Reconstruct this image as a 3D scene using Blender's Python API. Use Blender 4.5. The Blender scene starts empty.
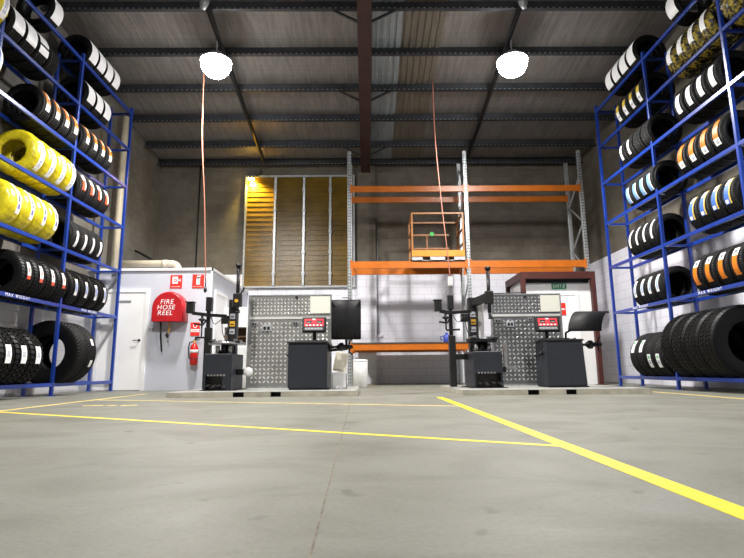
import bpy, bmesh, math, random
from mathutils import Vector, Matrix
random.seed(7)
PI = math.pi
scene = bpy.context.scene
COL = scene.collection

# ------------------------------------------------------------------ materials
def nodes_of(m):
    m.use_nodes = True
    nt = m.node_tree
    return nt, nt.nodes, nt.links, nt.nodes['Principled BSDF']

def rgb(c): return (c[0], c[1], c[2], 1.0)

def mat(name, col, rough=0.5, metal=0.0, var=0.0, scale=6.0, bump=0.0, bscale=40.0, spec=0.5, stretch=None, coat=0.0):
    m = bpy.data.materials.new(name)
    nt, N, L, b = nodes_of(m)
    b.inputs['Base Color'].default_value = rgb(col)
    b.inputs['Roughness'].default_value = rough
    b.inputs['Metallic'].default_value = metal
    b.inputs['Specular IOR Level'].default_value = spec
    if coat: b.inputs['Coat Weight'].default_value = coat
    tc = N.new('ShaderNodeTexCoord')
    src = tc.outputs['Object']
    if stretch:
        mp = N.new('ShaderNodeMapping'); mp.inputs['Scale'].default_value = stretch
        L.new(src, mp.inputs['Vector']); src = mp.outputs['Vector']
    if var > 0:
        n = N.new('ShaderNodeTexNoise'); n.inputs['Scale'].default_value = scale; n.inputs['Detail'].default_value = 5
        L.new(src, n.inputs['Vector'])
        r = N.new('ShaderNodeValToRGB')
        r.color_ramp.elements[0].position = 0.3; r.color_ramp.elements[1].position = 0.7
        r.color_ramp.elements[0].color = rgb([max(0, c*(1-var)) for c in col])
        r.color_ramp.elements[1].color = rgb([min(1, c*(1+var)) for c in col])
        L.new(n.outputs['Fac'], r.inputs['Fac']); L.new(r.outputs['Color'], b.inputs['Base Color'])
    if bump > 0:
        n2 = N.new('ShaderNodeTexNoise'); n2.inputs['Scale'].default_value = bscale; n2.inputs['Detail'].default_value = 3
        L.new(src, n2.inputs['Vector'])
        bp = N.new('ShaderNodeBump'); bp.inputs['Strength'].default_value = bump; bp.inputs['Distance'].default_value = 0.02
        L.new(n2.outputs['Fac'], bp.inputs['Height']); L.new(bp.outputs['Normal'], b.inputs['Normal'])
    return m

def emis(name, col, strength, base=None):
    m = bpy.data.materials.new(name)
    nt, N, L, b = nodes_of(m)
    b.inputs['Base Color'].default_value = rgb(base or col)
    b.inputs['Emission Color'].default_value = rgb(col)
    b.inputs['Emission Strength'].default_value = strength
    return m

M = {}
M['blue'] = mat('blue_paint', (0.008, 0.036, 0.25), 0.3, 0, 0.15, 5, spec=0.6)
M['orange'] = mat('orange_paint', (0.45, 0.115, 0.006), 0.36, 0, 0.14, 5)
M['cage'] = mat('cage_paint', (0.30, 0.115, 0.02), 0.45, 0, 0.25, 7)
M['cageyellow'] = mat('kickplate_paint', (0.62, 0.22, 0.012), 0.4, 0, 0.1, 7)
M['galv'] = mat('galvanised', (0.40, 0.42, 0.43), 0.38, 0.6, 0.2, 14)
M['galvdark'] = mat('galvanised_dark', (0.38, 0.39, 0.40), 0.45, 0.6, 0.2, 14)
M['hole'] = mat('slot_black', (0.015, 0.015, 0.016), 0.8)
M['maroon'] = mat('maroon_steel', (0.055, 0.011, 0.008), 0.5, 0, 0.25, 4)
M['maroonbeam'] = mat('rafter_oxide', (0.036, 0.010, 0.008), 0.55, 0, 0.3, 3)
M['purlin'] = mat('purlin_steel', (0.040, 0.043, 0.05), 0.5, 0.4, 0.25, 5)
M['guard'] = mat('guard_plastic', (0.007, 0.007, 0.008), 0.6, 0, 0.2, 10, spec=0.25)
M['black'] = mat('black_plastic', (0.007, 0.007, 0.0075), 0.45, 0, 0.2, 10)
M['blackmetal'] = mat('black_metal', (0.009, 0.009, 0.010), 0.35, 0.2, 0.2, 10)
M['charcoal'] = mat('charcoal_paint', (0.019, 0.022, 0.030), 0.42, 0, 0.12, 6)
M['chrome'] = mat('chrome', (0.7, 0.7, 0.7), 0.2, 1.0, 0.1, 10)
M['steel'] = mat('bright_steel', (0.5, 0.5, 0.5), 0.3, 0.9, 0.15, 10)
M['white'] = mat('white_paint', (0.80, 0.80, 0.80), 0.45, 0, 0.03, 3)
M['office'] = mat('office_panel', (0.54, 0.555, 0.62), 0.5, 0, 0.05, 1.2)
M['doorwhite'] = mat('door_white', (0.86, 0.86, 0.86), 0.35, 0, 0.02, 3)
M['cream'] = mat('cream_plastic', (0.72, 0.68, 0.56), 0.45, 0, 0.06, 5)
M['seam'] = mat('seam_painted_shine', (0.80, 0.80, 0.78), 0.4, 0.2)  # near-white colour stands in for the shine of the metal seam
M['paper'] = mat('paper', (0.93, 0.93, 0.82), 0.6)
M['pvc'] = mat('pvc_pipe', (0.62, 0.54, 0.40), 0.4, 0, 0.12, 3)
M['red'] = mat('red_vinyl', (0.46, 0.010, 0.016), 0.35, 0, 0.12, 5, bump=0.25, bscale=7)
M['redgloss'] = mat('red_gloss', (0.62, 0.015, 0.012), 0.25, 0, 0.08, 8)
M['redsign'] = mat('sign_red', (0.70, 0.03, 0.02), 0.4)
M['green'] = mat('sign_green', (0.005, 0.18, 0.07), 0.4)
M['greentag'] = mat('tag_green', (0.03, 0.45, 0.06), 0.5)
M['signwhite'] = mat('sign_white', (0.9, 0.9, 0.9), 0.4)
M['wood'] = mat('brown_wood', (0.16, 0.085, 0.035), 0.55, 0, 0.4, 5, stretch=(1, 1, 9))
M['cord'] = mat('cord_orange', (0.34, 0.12, 0.07), 0.5)
M['blueplastic'] = mat('blue_plastic', (0.03, 0.05, 0.32), 0.4)
M['yellowsticker'] = mat('sticker_yellow', (0.75, 0.42, 0.03), 0.4)
M['greysticker'] = mat('sticker_grey', (0.45, 0.46, 0.5), 0.4)
M['grey'] = mat('grey_plastic', (0.25, 0.25, 0.26), 0.45)
M['shelf'] = mat('shelf_board', (0.05, 0.045, 0.04), 0.6, 0, 0.3, 5)
M['platform'] = mat('checker_platform', (0.33, 0.335, 0.31), 0.45, 0.15, 0.25, 9, bump=0.3, bscale=60)
M['plat_edge'] = mat('platform_edge', (0.46, 0.43, 0.35), 0.5, 0.1, 0.2, 6)
M['linepaint'] = mat('yellow_line', (0.88, 0.70, 0.015), 0.45, 0, 0.10, 9)
M['oldline'] = mat('worn_yellow_line', (0.66, 0.52, 0.14), 0.55, 0, 0.30, 14)
M['joint'] = mat('saw_cut', (0.17, 0.145, 0.11), 0.8, 0, 0.4, 30)
M['lbl_white'] = mat('label_white', (0.85, 0.85, 0.86), 0.4, 0, 0.05, 30)
M['lbl_orange'] = mat('label_orange', (0.66, 0.185, 0.007), 0.4, 0, 0.12, 40)
M['lbl_red'] = mat('label_red', (0.60, 0.085, 0.04), 0.4, 0, 0.1, 40)
M['lbl_blue'] = mat('label_blue', (0.055, 0.15, 0.52), 0.4, 0, 0.2, 40)
M['lbl_sky'] = mat('label_sky', (0.17, 0.34, 0.62), 0.4, 0, 0.15, 40)
M['lbl_yellow'] = mat('label_yellow', (0.62, 0.44, 0.05), 0.4, 0, 0.15, 40)
M['lbl_green'] = mat('label_green', (0.12, 0.42, 0.20), 0.4)
M['lbl_grey'] = mat('label_grey', (0.45, 0.46, 0.52), 0.4, 0, 0.2, 40)
M['lbl_violet'] = mat('label_violet', (0.16, 0.14, 0.36), 0.4, 0, 0.2, 40)
M['lbl_black'] = mat('label_black', (0.03, 0.03, 0.035), 0.5)
M['display'] = emis('red_display', (0.85, 0.03, 0.05), 0.25)
M['rubber'] = mat('tyre_rubber', (0.0032, 0.0032, 0.0034), 0.5, 0, 0.2, 8, bump=0.08, bscale=30, spec=0.22)

def tread_mat():
    m = bpy.data.materials.new('tread_rubber')
    nt, N, L, b = nodes_of(m)
    b.inputs['Base Color'].default_value = (0.0038, 0.0038, 0.0040, 1); b.inputs['Specular IOR Level'].default_value = 0.2; b.inputs['Roughness'].default_value = 0.52
    tc = N.new('ShaderNodeTexCoord'); sp = N.new('ShaderNodeSeparateXYZ'); L.new(tc.outputs['Object'], sp.inputs[0])
    at = N.new('ShaderNodeMath'); at.operation = 'ARCTAN2'; L.new(sp.outputs['Z'], at.inputs[0]); L.new(sp.outputs['X'], at.inputs[1])
    ab = N.new('ShaderNodeMath'); ab.operation = 'ABSOLUTE'; L.new(sp.outputs['Y'], ab.inputs[0])
    m1 = N.new('ShaderNodeMath'); m1.operation = 'MULTIPLY'; m1.inputs[1].default_value = 60; L.new(at.outputs[0], m1.inputs[0])
    m2 = N.new('ShaderNodeMath'); m2.operation = 'MULTIPLY_ADD'; m2.inputs[1].default_value = 60; L.new(ab.outputs[0], m2.inputs[0]); L.new(m1.outputs[0], m2.inputs[2])
    si = N.new('ShaderNodeMath'); si.operation = 'SINE'; L.new(m2.outputs[0], si.inputs[0])
    bp = N.new('ShaderNodeBump'); bp.inputs['Strength'].default_value = 0.5; bp.inputs['Distance'].default_value = 0.006
    L.new(si.outputs[0], bp.inputs['Height']); L.new(bp.outputs['Normal'], b.inputs['Normal'])
    return m
M['tread'] = tread_mat()

def wrap_mat(name, c0, c1, rough, nscale, bump, p0=0.35, p1=0.65, metal=0.0):
    m = bpy.data.materials.new(name)
    nt, N, L, b = nodes_of(m)
    b.inputs['Roughness'].default_value = rough; b.inputs['Metallic'].default_value = metal
    tc = N.new('ShaderNodeTexCoord')
    n = N.new('ShaderNodeTexNoise'); n.inputs['Scale'].default_value = nscale; n.inputs['Detail'].default_value = 6; n.inputs['Distortion'].default_value = 1.2
    L.new(tc.outputs['Object'], n.inputs['Vector'])
    r = N.new('ShaderNodeValToRGB'); r.color_ramp.elements[0].position = p0; r.color_ramp.elements[1].position = p1
    r.color_ramp.elements[0].color = rgb(c0); r.color_ramp.elements[1].color = rgb(c1)
    L.new(n.outputs['Fac'], r.inputs['Fac']); L.new(r.outputs['Color'], b.inputs['Base Color'])
    n2 = N.new('ShaderNodeTexNoise'); n2.inputs['Scale'].default_value = nscale*2.5; n2.inputs['Detail'].default_value = 3
    L.new(tc.outputs['Object'], n2.inputs['Vector'])
    bp = N.new('ShaderNodeBump'); bp.inputs['Strength'].default_value = bump; bp.inputs['Distance'].default_value = 0.02
    L.new(n2.outputs['Fac'], bp.inputs['Height']); L.new(bp.outputs['Normal'], b.inputs['Normal'])
    return m
M['yellowwrap'] = wrap_mat('yellow_plastic_wrap', (0.50, 0.40, 0.006), (0.76, 0.66, 0.02), 0.3, 7, 0.45)
M['goldwrap'] = wrap_mat('gold_plastic_wrap', (0.012, 0.011, 0.008), (0.60, 0.45, 0.05), 0.16, 11, 0.9, 0.48, 0.70)

def block_mat(name, low, high, split, mortar_l, mortar_h, axis):
    """concrete block wall, painted white up to 'split' metres"""
    m = bpy.data.materials.new(name)
    nt, N, L, b = nodes_of(m)
    b.inputs['Roughness'].default_value = 0.75
    tc = N.new('ShaderNodeTexCoord'); sp = N.new('ShaderNodeSeparateXYZ'); L.new(tc.outputs['Object'], sp.inputs[0])
    cb = N.new('ShaderNodeCombineXYZ'); L.new(sp.outputs[axis], cb.inputs['X']); L.new(sp.outputs['Z'], cb.inputs['Y'])
    br = N.new('ShaderNodeTexBrick'); br.inputs['Scale'].default_value = 1.0
    br.inputs['Brick Width'].default_value = 0.4; br.inputs['Row Height'].default_value = 0.2; br.inputs['Mortar Size'].default_value = 0.006
    br.inputs['Mortar Smooth'].default_value = 0.3; br.inputs['Bias'].default_value = 0.0
    br.inputs['Color1'].default_value = rgb([c*0.88 for c in high]); br.inputs['Color2'].default_value = rgb([min(1, c*1.1) for c in high]); br.inputs['Mortar'].default_value = rgb(mortar_h)
    L.new(cb.outputs[0], br.inputs['Vector'])
    n = N.new('ShaderNodeTexNoise'); n.inputs['Scale'].default_value = 1.6; n.inputs['Detail'].default_value = 7; n.inputs['Roughness'].default_value = 0.7
    L.new(tc.outputs['Object'], n.inputs['Vector'])
    rp = N.new('ShaderNodeValToRGB'); rp.color_ramp.elements[0].position = 0.32; rp.color_ramp.elements[1].position = 0.66
    rp.color_ramp.elements[0].color = (0.55, 0.50, 0.44, 1); rp.color_ramp.elements[1].color = (1, 1, 1, 1)
    L.new(n.outputs['Fac'], rp.inputs['Fac'])
    mx = N.new('ShaderNodeMix'); mx.data_type = 'RGBA'; mx.blend_type = 'MULTIPLY'; mx.inputs['Factor'].default_value = 0.8
    L.new(br.outputs['Color'], mx.inputs['A']); L.new(rp.outputs['Color'], mx.inputs['B'])
    br2 = N.new('ShaderNodeTexBrick'); br2.inputs['Scale'].default_value = 1.0
    br2.inputs['Brick Width'].default_value = 0.4; br2.inputs['Row Height'].default_value = 0.2; br2.inputs['Mortar Size'].default_value = 0.006
    br2.inputs['Color1'].default_value = rgb(low); br2.inputs['Color2'].default_value = rgb([c*0.97 for c in low]); br2.inputs['Mortar'].default_value = rgb(mortar_l)
    L.new(cb.outputs[0], br2.inputs['Vector'])
    gt = N.new('ShaderNodeMath'); gt.operation = 'GREATER_THAN'; gt.inputs[1].default_value = split; L.new(sp.outputs['Z'], gt.inputs[0])
    mm = N.new('ShaderNodeMix'); mm.data_type = 'RGBA'; L.new(gt.outputs[0], mm.inputs['Factor'])
    L.new(br2.outputs['Color'], mm.inputs['A']); L.new(mx.outputs['Result'], mm.inputs['B'])
    L.new(mm.outputs['Result'], b.inputs['Base Color'])
    bp = N.new('ShaderNodeBump'); bp.inputs['Strength'].default_value = 0.5; bp.inputs['Distance'].default_value = 0.008; bp.invert = True
    L.new(br.outputs['Fac'], bp.inputs['Height']); L.new(bp.outputs['Normal'], b.inputs['Normal'])
    return m
RAW = (0.165, 0.148, 0.118)
WHT = (0.78, 0.78, 0.85)
M['wallX'] = block_mat('block_wall_back', WHT, RAW, 3.0, (0.60, 0.59, 0.64), (0.13, 0.116, 0.091), 'X')
M['wallY'] = block_mat('block_wall_side', WHT, RAW, 3.2, (0.58, 0.57, 0.62), (0.13, 0.116, 0.091), 'Y')
M['wallYL'] = block_mat('block_wall_left', (0.72, 0.72, 0.74), (0.165, 0.158, 0.142), 1.6, (0.6, 0.59, 0.6), (0.13, 0.124, 0.11), 'Y')

def floor_mat():
    m = bpy.data.materials.new('concrete_floor')
    nt, N, L, b = nodes_of(m)
    tc = N.new('ShaderNodeTexCoord')
    mp = N.new('ShaderNodeMapping'); mp.inputs['Scale'].default_value = (1.0, 1.5, 1); L.new(tc.outputs['Object'], mp.inputs['Vector'])
    n = N.new('ShaderNodeTexNoise'); n.inputs['Scale'].default_value = 1.4; n.inputs['Detail'].default_value = 9; n.inputs['Roughness'].default_value = 0.62; n.inputs['Distortion'].default_value = 0.7
    L.new(mp.outputs['Vector'], n.inputs['Vector'])
    r = N.new('ShaderNodeValToRGB')
    e = r.color_ramp.elements; e[0].position = 0.28; e[1].position = 0.74
    e[0].color = (0.121, 0.119, 0.093, 1); e[1].color = (0.221, 0.224, 0.194, 1)
    x = e.new(0.5); x.color = (0.177, 0.177, 0.145, 1)
    L.new(n.outputs['Fac'], r.inputs['Fac'])
    n3 = N.new('ShaderNodeTexNoise'); n3.inputs['Scale'].default_value = 60; n3.inputs['Detail'].default_value = 4; L.new(tc.outputs['Object'], n3.inputs['Vector'])
    r3 = N.new('ShaderNodeValToRGB'); r3.color_ramp.elements[0].position = 0.3; r3.color_ramp.elements[1].position = 0.6
    r3.color_ramp.elements[0].color = (0.86, 0.86, 0.86, 1); r3.color_ramp.elements[1].color = (1, 1, 1, 1); L.new(n3.outputs['Fac'], r3.inputs['Fac'])
    n4 = N.new('ShaderNodeTexNoise'); n4.inputs['Scale'].default_value = 5.0; n4.inputs['Detail'].default_value = 2; L.new(tc.outputs['Object'], n4.inputs['Vector'])
    r4 = N.new('ShaderNodeValToRGB'); r4.color_ramp.elements[0].position = 0.25; r4.color_ramp.elements[1].position = 0.31
    r4.color_ramp.elements[0].color = (0.6, 0.58, 0.55, 1); r4.color_ramp.elements[1].color = (1, 1, 1, 1); L.new(n4.outputs['Fac'], r4.inputs['Fac'])
    mx = N.new('ShaderNodeMix'); mx.data_type = 'RGBA'; mx.blend_type = 'MULTIPLY'; mx.inputs['Factor'].default_value = 1
    L.new(r.outputs['Color'], mx.inputs['A']); L.new(r3.outputs['Color'], mx.inputs['B'])
    mx2 = N.new('ShaderNodeMix'); mx2.data_type = 'RGBA'; mx2.blend_type = 'MULTIPLY'; mx2.inputs['Factor'].default_value = 1
    L.new(mx.outputs['Result'], mx2.inputs['A']); L.new(r4.outputs['Color'], mx2.inputs['B'])
    L.new(mx2.outputs['Result'], b.inputs['Base Color'])
    b.inputs['Roughness'].default_value = 0.55
    b.inputs['Specular IOR Level'].default_value = 0.35
    bp = N.new('ShaderNodeBump'); bp.inputs['Strength'].default_value = 0.12; bp.inputs['Distance'].default_value = 0.01
    L.new(n.outputs['Fac'], bp.inputs['Height']); L.new(bp.outputs['Normal'], b.inputs['Normal'])
    return m
M['floor'] = floor_mat()

def foil_mat(name, col, rough, metal):
    m = bpy.data.materials.new(name)
    nt, N, L, b = nodes_of(m)
    b.inputs['Roughness'].default_value = rough; b.inputs['Metallic'].default_value = metal
    tc = N.new('ShaderNodeTexCoord')
    mp = N.new('ShaderNodeMapping'); mp.inputs['Scale'].default_value = (5, 0.7, 1); L.new(tc.outputs['Object'], mp.inputs['Vector'])
    n = N.new('ShaderNodeTexNoise'); n.inputs['Scale'].default_value = 2.2; n.inputs['Detail'].default_value = 6; n.inputs['Distortion'].default_value = 0.6
    L.new(mp.outputs['Vector'], n.inputs['Vector'])
    r = N.new('ShaderNodeValToRGB'); r.color_ramp.elements[0].position = 0.3; r.color_ramp.elements[1].position = 0.7
    r.color_ramp.elements[0].color = rgb([c*0.80 for c in col]); r.color_ramp.elements[1].color = rgb([c*1.15 for c in col])
    L.new(n.outputs['Fac'], r.inputs['Fac'])
    br = N.new('ShaderNodeTexBrick'); br.offset = 0; br.inputs['Scale'].default_value = 1
    br.inputs['Brick Width'].default_value = 0.15; br.inputs['Row Height'].default_value = 0.15; br.inputs['Mortar Size'].default_value = 0.004
    br.inputs['Color1'].default_value = (1, 1, 1, 1); br.inputs['Color2'].default_value = (0.96, 0.96, 0.96, 1); br.inputs['Mortar'].default_value = (0.72, 0.72, 0.72, 1)
    L.new(tc.outputs['Object'], br.inputs['Vector'])
    mx = N.new('ShaderNodeMix'); mx.data_type = 'RGBA'; mx.blend_type = 'MULTIPLY'; mx.inputs['Factor'].default_value = 0.9
    L.new(r.outputs['Color'], mx.inputs['A']); L.new(br.outputs['Color'], mx.inputs['B']); L.new(mx.outputs['Result'], b.inputs['Base Color'])
    bp = N.new('ShaderNodeBump'); bp.inputs['Strength'].default_value = 0.4; bp.inputs['Distance'].default_value = 0.03
    L.new(n.outputs['Fac'], bp.inputs['Height']); L.new(bp.outputs['Normal'], b.inputs['Normal'])
    return m
M['foil'] = foil_mat('roof_foil', (0.235, 0.215, 0.20), 0.55, 0.4)
M['sheetgrey'] = foil_mat('skylight_sheet', (0.27, 0.295, 0.31), 0.5, 0.1)
M['sheetbrown'] = foil_mat('old_skylight_sheet', (0.165, 0.142, 0.112), 0.5, 0.1)

def amber_mat():
    m = bpy.data.materials.new('amber_glass')
    nt, N, L, b = nodes_of(m)
    b.inputs['Base Color'].default_value = (0.42, 0.22, 0.02, 1); b.inputs['Roughness'].default_value = 0.28
    b.inputs['Specular IOR Level'].default_value = 0.3
    tc = N.new('ShaderNodeTexCoord')
    n = N.new('ShaderNodeTexNoise'); n.inputs['Scale'].default_value = 2.0; n.inputs['Detail'].default_value = 6; L.new(tc.outputs['Object'], n.inputs['Vector'])
    r = N.new('ShaderNodeValToRGB'); r.color_ramp.elements[0].color = (0.095, 0.057, 0.006, 1); r.color_ramp.elements[1].color = (0.19, 0.112, 0.012, 1)
    r.color_ramp.elements[0].position = 0.3; r.color_ramp.elements[1].position = 0.7
    L.new(n.outputs['Fac'], r.inputs['Fac']); L.new(r.outputs['Color'], b.inputs['Base Color'])
    v = N.new('ShaderNodeTexNoise'); v.inputs['Scale'].default_value = 38; v.inputs['Detail'].default_value = 2; L.new(tc.outputs['Object'], v.inputs['Vector'])
    bp = N.new('ShaderNodeBump'); bp.inputs['Strength'].default_value = 0.5; bp.inputs['Distance'].default_value = 0.01
    L.new(v.outputs['Fac'], bp.inputs['Height']); L.new(bp.outputs['Normal'], b.inputs['Normal'])
    return m
M['amber'] = amber_mat()

# ------------------------------------------------------------------ mesh helpers
class MB:
    def __init__(self): self.bm = bmesh.new(); self.mats = []
    def mi(self, m):
        m = M[m] if isinstance(m, str) else m
        if m not in self.mats: self.mats.append(m)
        return self.mats.index(m)
    def face(self, vs, mi, smooth=False):
        try:
            f = self.bm.faces.new(vs); f.material_index = mi; f.smooth = smooth; return f
        except ValueError: return None
    def box(self, x0, x1, y0, y1, z0, z1, m, xf=None, bev=0.0):
        mi = self.mi(m)
        if bev > 0:
            b2 = bmesh.new(); bmesh.ops.create_cube(b2, size=1)
            for v in b2.verts:
                v.co = Vector(((x0+x1)/2+v.co.x*(x1-x0), (y0+y1)/2+v.co.y*(y1-y0), (z0+z1)/2+v.co.z*(z1-z0)))
            bmesh.ops.bevel(b2, geom=list(b2.edges), offset=bev, segments=2, affect='EDGES', profile=0.5)
            mp = {}
            for v in b2.verts: mp[v] = self.bm.verts.new(xf @ v.co if xf else v.co)
            for f in b2.faces: self.face([mp[v] for v in f.verts], mi)
            b2.free(); return self
        P = [Vector((x, y, z)) for z in (z0, z1) for y in (y0, y1) for x in (x0, x1)]
        V = [self.bm.verts.new(xf @ p if xf else p) for p in P]
        for q in ((0, 2, 3, 1), (4, 5, 7, 6), (0, 1, 5, 4), (2, 6, 7, 3), (0, 4, 6, 2), (1, 3, 7, 5)):
            self.face([V[i] for i in q], mi)
        return self
    def tube(self, pts, r, m, seg=10, cap=True, radii=None):
        mi = self.mi(m); pts = [Vector(p) for p in pts]; rings = []
        prev = None
        for i, p in enumerate(pts):
            if i == 0: d = pts[1]-p
            elif i == len(pts)-1: d = p-pts[i-1]
            else: d = (pts[i+1]-p).normalized()+(p-pts[i-1]).normalized()
            d.normalize()
            if prev is None:
                a = Vector((0, 0, 1)) if abs(d.z) < 0.9 else Vector((1, 0, 0))
                u = d.cross(a).normalized()
            else: u = (prev-d*prev.dot(d)).normalized()
            prev = u; w = d.cross(u)
            rr = radii[i] if radii else r
            rings.append([self.bm.verts.new(p+u*math.cos(2*PI*k/seg)*rr+w*math.sin(2*PI*k/seg)*rr) for k in range(seg)])
        for a, b in zip(rings, rings[1:]):
            for k in range(seg): self.face([a[k], a[(k+1) % seg], b[(k+1) % seg], b[k]], mi, True)
        if cap:
            self.face(list(reversed(rings[0])), mi); self.face(rings[-1], mi)
        return self
    def bar(self, p, q, w, h, m):
        """rectangular bar from p to q"""
        p, q = Vector(p), Vector(q); d = (q-p); L = d.length; d.normalize()
        a = Vector((0, 0, 1)) if abs(d.z) < 0.95 else Vector((0, 1, 0))
        u = d.cross(a).normalized(); v = u.cross(d)
        xf = Matrix.Translation(p) @ Matrix((u, d, v)).transposed().to_4x4()
        return self.box(-w/2, w/2, 0, L, -h/2, h/2, m, xf)
    def lathe(self, prof, c, axis, m, seg=32, smooth=True, closed=False, mats=None, wob=None):
        """prof: list of (t along axis, r)"""
        c = Vector(c); ax = Vector(axis).normalized()
        a = Vector((0, 0, 1)) if abs(ax.z) < 0.9 else Vector((1, 0, 0))
        u = ax.cross(a).normalized(); w = ax.cross(u)
        rings = []
        for j in range(seg):
            th = 2*PI*j/seg; d = u*math.cos(th)+w*math.sin(th)
            ring = []
            for i, (t, r) in enumerate(prof):
                dt, dr = wob(th, i, t, r) if wob else (0, 0)
                ring.append(self.bm.verts.new(c+ax*(t+dt)+d*(r+dr)))
            rings.append(ring)
        n = len(prof)
        for j in range(seg):
            A, B = rings[j], rings[(j+1) % seg]
            for i in range(n if closed else n-1):
                i2 = (i+1) % n
                mm = mats[i] if mats else m
                self.face([A[i], A[i2], B[i2], B[i]], self.mi(mm), smooth)
        if not closed:
            if prof[0][1] > 1e-6: self.face([r[0] for r in rings], self.mi(m))
            if prof[-1][1] > 1e-6: self.face([r[-1] for r in reversed(rings)], self.mi(m))
        return self
    def prism(self, poly, axis, t0, t1, m):
        """poly points in the other two axes (in xyz order), extruded along axis"""
        mi = self.mi(m)
        def pt(a, b, t):
            return {'x': (t, a, b), 'y': (a, t, b), 'z': (a, b, t)}[axis]
        A = [self.bm.verts.new(pt(a, b, t0)) for a, b in poly]; B = [self.bm.verts.new(pt(a, b, t1)) for a, b in poly]
        n = len(poly)
        for i in range(n): self.face([A[i], A[(i+1) % n], B[(i+1) % n], B[i]], mi)
        self.face(list(reversed(A)), mi); self.face(B, mi)
        return self
    def mesh(self, name):
        bmesh.ops.remove_doubles(self.bm, verts=self.bm.verts, dist=1e-6)
        bmesh.ops.recalc_face_normals(self.bm, faces=self.bm.faces)
        me = bpy.data.meshes.new(name); self.bm.to_mesh(me); self.bm.free()
        for m in self.mats: me.materials.append(m)
        return me
    def build(self, name, parent=None, label=None, origin=None):
        me = self.mesh(name)
        o = bpy.data.objects.new(name, me); COL.objects.link(o)
        if origin is not None:
            me.transform(Matrix.Translation(-Vector(origin))); o.location = origin
        if parent:
            o.parent = parent
            w = world(parent)
            o.matrix_parent_inverse = w.inverted()
        if label: o['label'] = label
        return o

def world(o):
    mt = o.matrix_basis.copy()
    if o.parent: mt = world(o.parent) @ o.matrix_parent_inverse @ mt
    return mt

def thing(name, label, cat, loc=(0, 0, 0), group=None):
    o = bpy.data.objects.new(name, None); COL.objects.link(o); o.location = loc; o.empty_display_size = 0.1
    o['label'] = label; o['category'] = cat
    if group: o['group'] = group
    return o
def tag(o, label, cat, group=None):
    o['label'] = label; o['category'] = cat
    if group: o['group'] = group
    return o
def struct(o, label=None):
    o['kind'] = 'structure'
    if label: o['label'] = label
    return o

def text_mesh(body, size, m, extr=0.001, spacing=1.0):
    cu = bpy.data.curves.new('txt', 'FONT'); cu.body = body; cu.size = size; cu.extrude = extr; cu.align_x = 'CENTER'; cu.align_y = 'CENTER'
    cu.space_character = spacing; cu.resolution_u = 3
    ob = bpy.data.objects.new('txt', cu); COL.objects.link(ob)
    dg = bpy.context.evaluated_depsgraph_get(); dg.update()
    me = bpy.data.meshes.new_from_object(ob.evaluated_get(dg))
    bpy.data.objects.remove(ob); bpy.data.curves.remove(cu)
    me.materials.clear(); me.materials.append(M[m])
    return me
def text(name, body, size, m, loc, facing, parent=None, shear=0.0, spacing=1.0, bold=0.0):
    """facing: '-y', '+x', '-x'"""
    me = text_mesh(body, size, m, 0.0012, spacing)
    if shear: me.transform(Matrix.Shear('XZ', 4, (shear, 0)) if False else Matrix(((1, shear, 0, 0), (0, 1, 0, 0), (0, 0, 1, 0), (0, 0, 0, 1))))
    R = {'-y': Matrix(((1, 0, 0), (0, 0, -1), (0, 1, 0))),
         '+x': Matrix(((0, 0, 1), (1, 0, 0), (0, 1, 0))),
         '-x': Matrix(((0, 0, -1), (-1, 0, 0), (0, 1, 0)))}[facing].to_4x4()
    me.transform(Matrix.Translation(Vector(loc)) @ R)
    o = bpy.data.objects.new(name, me); COL.objects.link(o)
    if parent: o.parent = parent; o.matrix_parent_inverse = world(parent).inverted()
    return o

# ------------------------------------------------------------------ hall shell
YB, XL, XR, YF = 14.1, -5.88, 6.2, -6.0
ZW, SL = 6.10, 0.14                     # underside of purlins at the back wall, roof slope
def zroof(y): return ZW+SL*(YB-y)       # underside of purlins
PD = 0.2                                # purlin depth

fl = MB().box(XL-0.3, XR+0.3, YF, YB+0.3, -0.2, 0.0, 'floor').build('floor'); struct(fl)
def line(p, q, w, m, nm='painted_line', z=0.0015, lab=None):
    p = Vector((p[0], p[1], 0)); q = Vector((q[0], q[1], 0)); d = (q-p).normalized(); n = Vector((-d.y, d.x, 0))*w/2
    b = MB(); V = [b.bm.verts.new(Vector((v.x, v.y, zz))) for zz in (-0.002, z) for v in (p-n, q-n, q+n, p+n)]
    mi = b.mi(m)
    for qd in ((4, 5, 6, 7), (0, 1, 5, 4), (1, 2, 6, 5), (2, 3, 7, 6), (3, 0, 4, 7), (3, 2, 1, 0)): b.face([V[i] for i in qd], mi)
    return b.build(nm, fl, lab)
line((0.98, -3), (0.98, 7.2), 0.085, 'linepaint', lab='bright yellow painted lane line')
line((-3.75, 5.36), (0.96, 2.63), 0.055, 'linepaint', z=0.0012, lab='narrow diagonal yellow line')
line((-3.83, 7.42), (0.95, 5.46), 0.06, 'oldline', z=0.001, lab='faded yellow line')
line((-3.72, 5.2), (-3.83, 9.2), 0.07, 'oldline', z=0.0013, lab='faded yellow lane line')
line((4.4, -2), (4.41, 9.0), 0.08, 'oldline', z=0.0013, lab='faded yellow lane line')
for a, b_ in ((-3.25, -3.05), (-2.98, -2.9), (-2.82, -2.66)):
    line((a, 6.1), (b_, 6.17), 0.1, 'oldline', 'paint_mark', 0.001)
line((-0.215, 7.2), (-0.055, -3), 0.006, 'joint', 'saw_cut', 0.0006, 'dark saw cut joint in the concrete')

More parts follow.
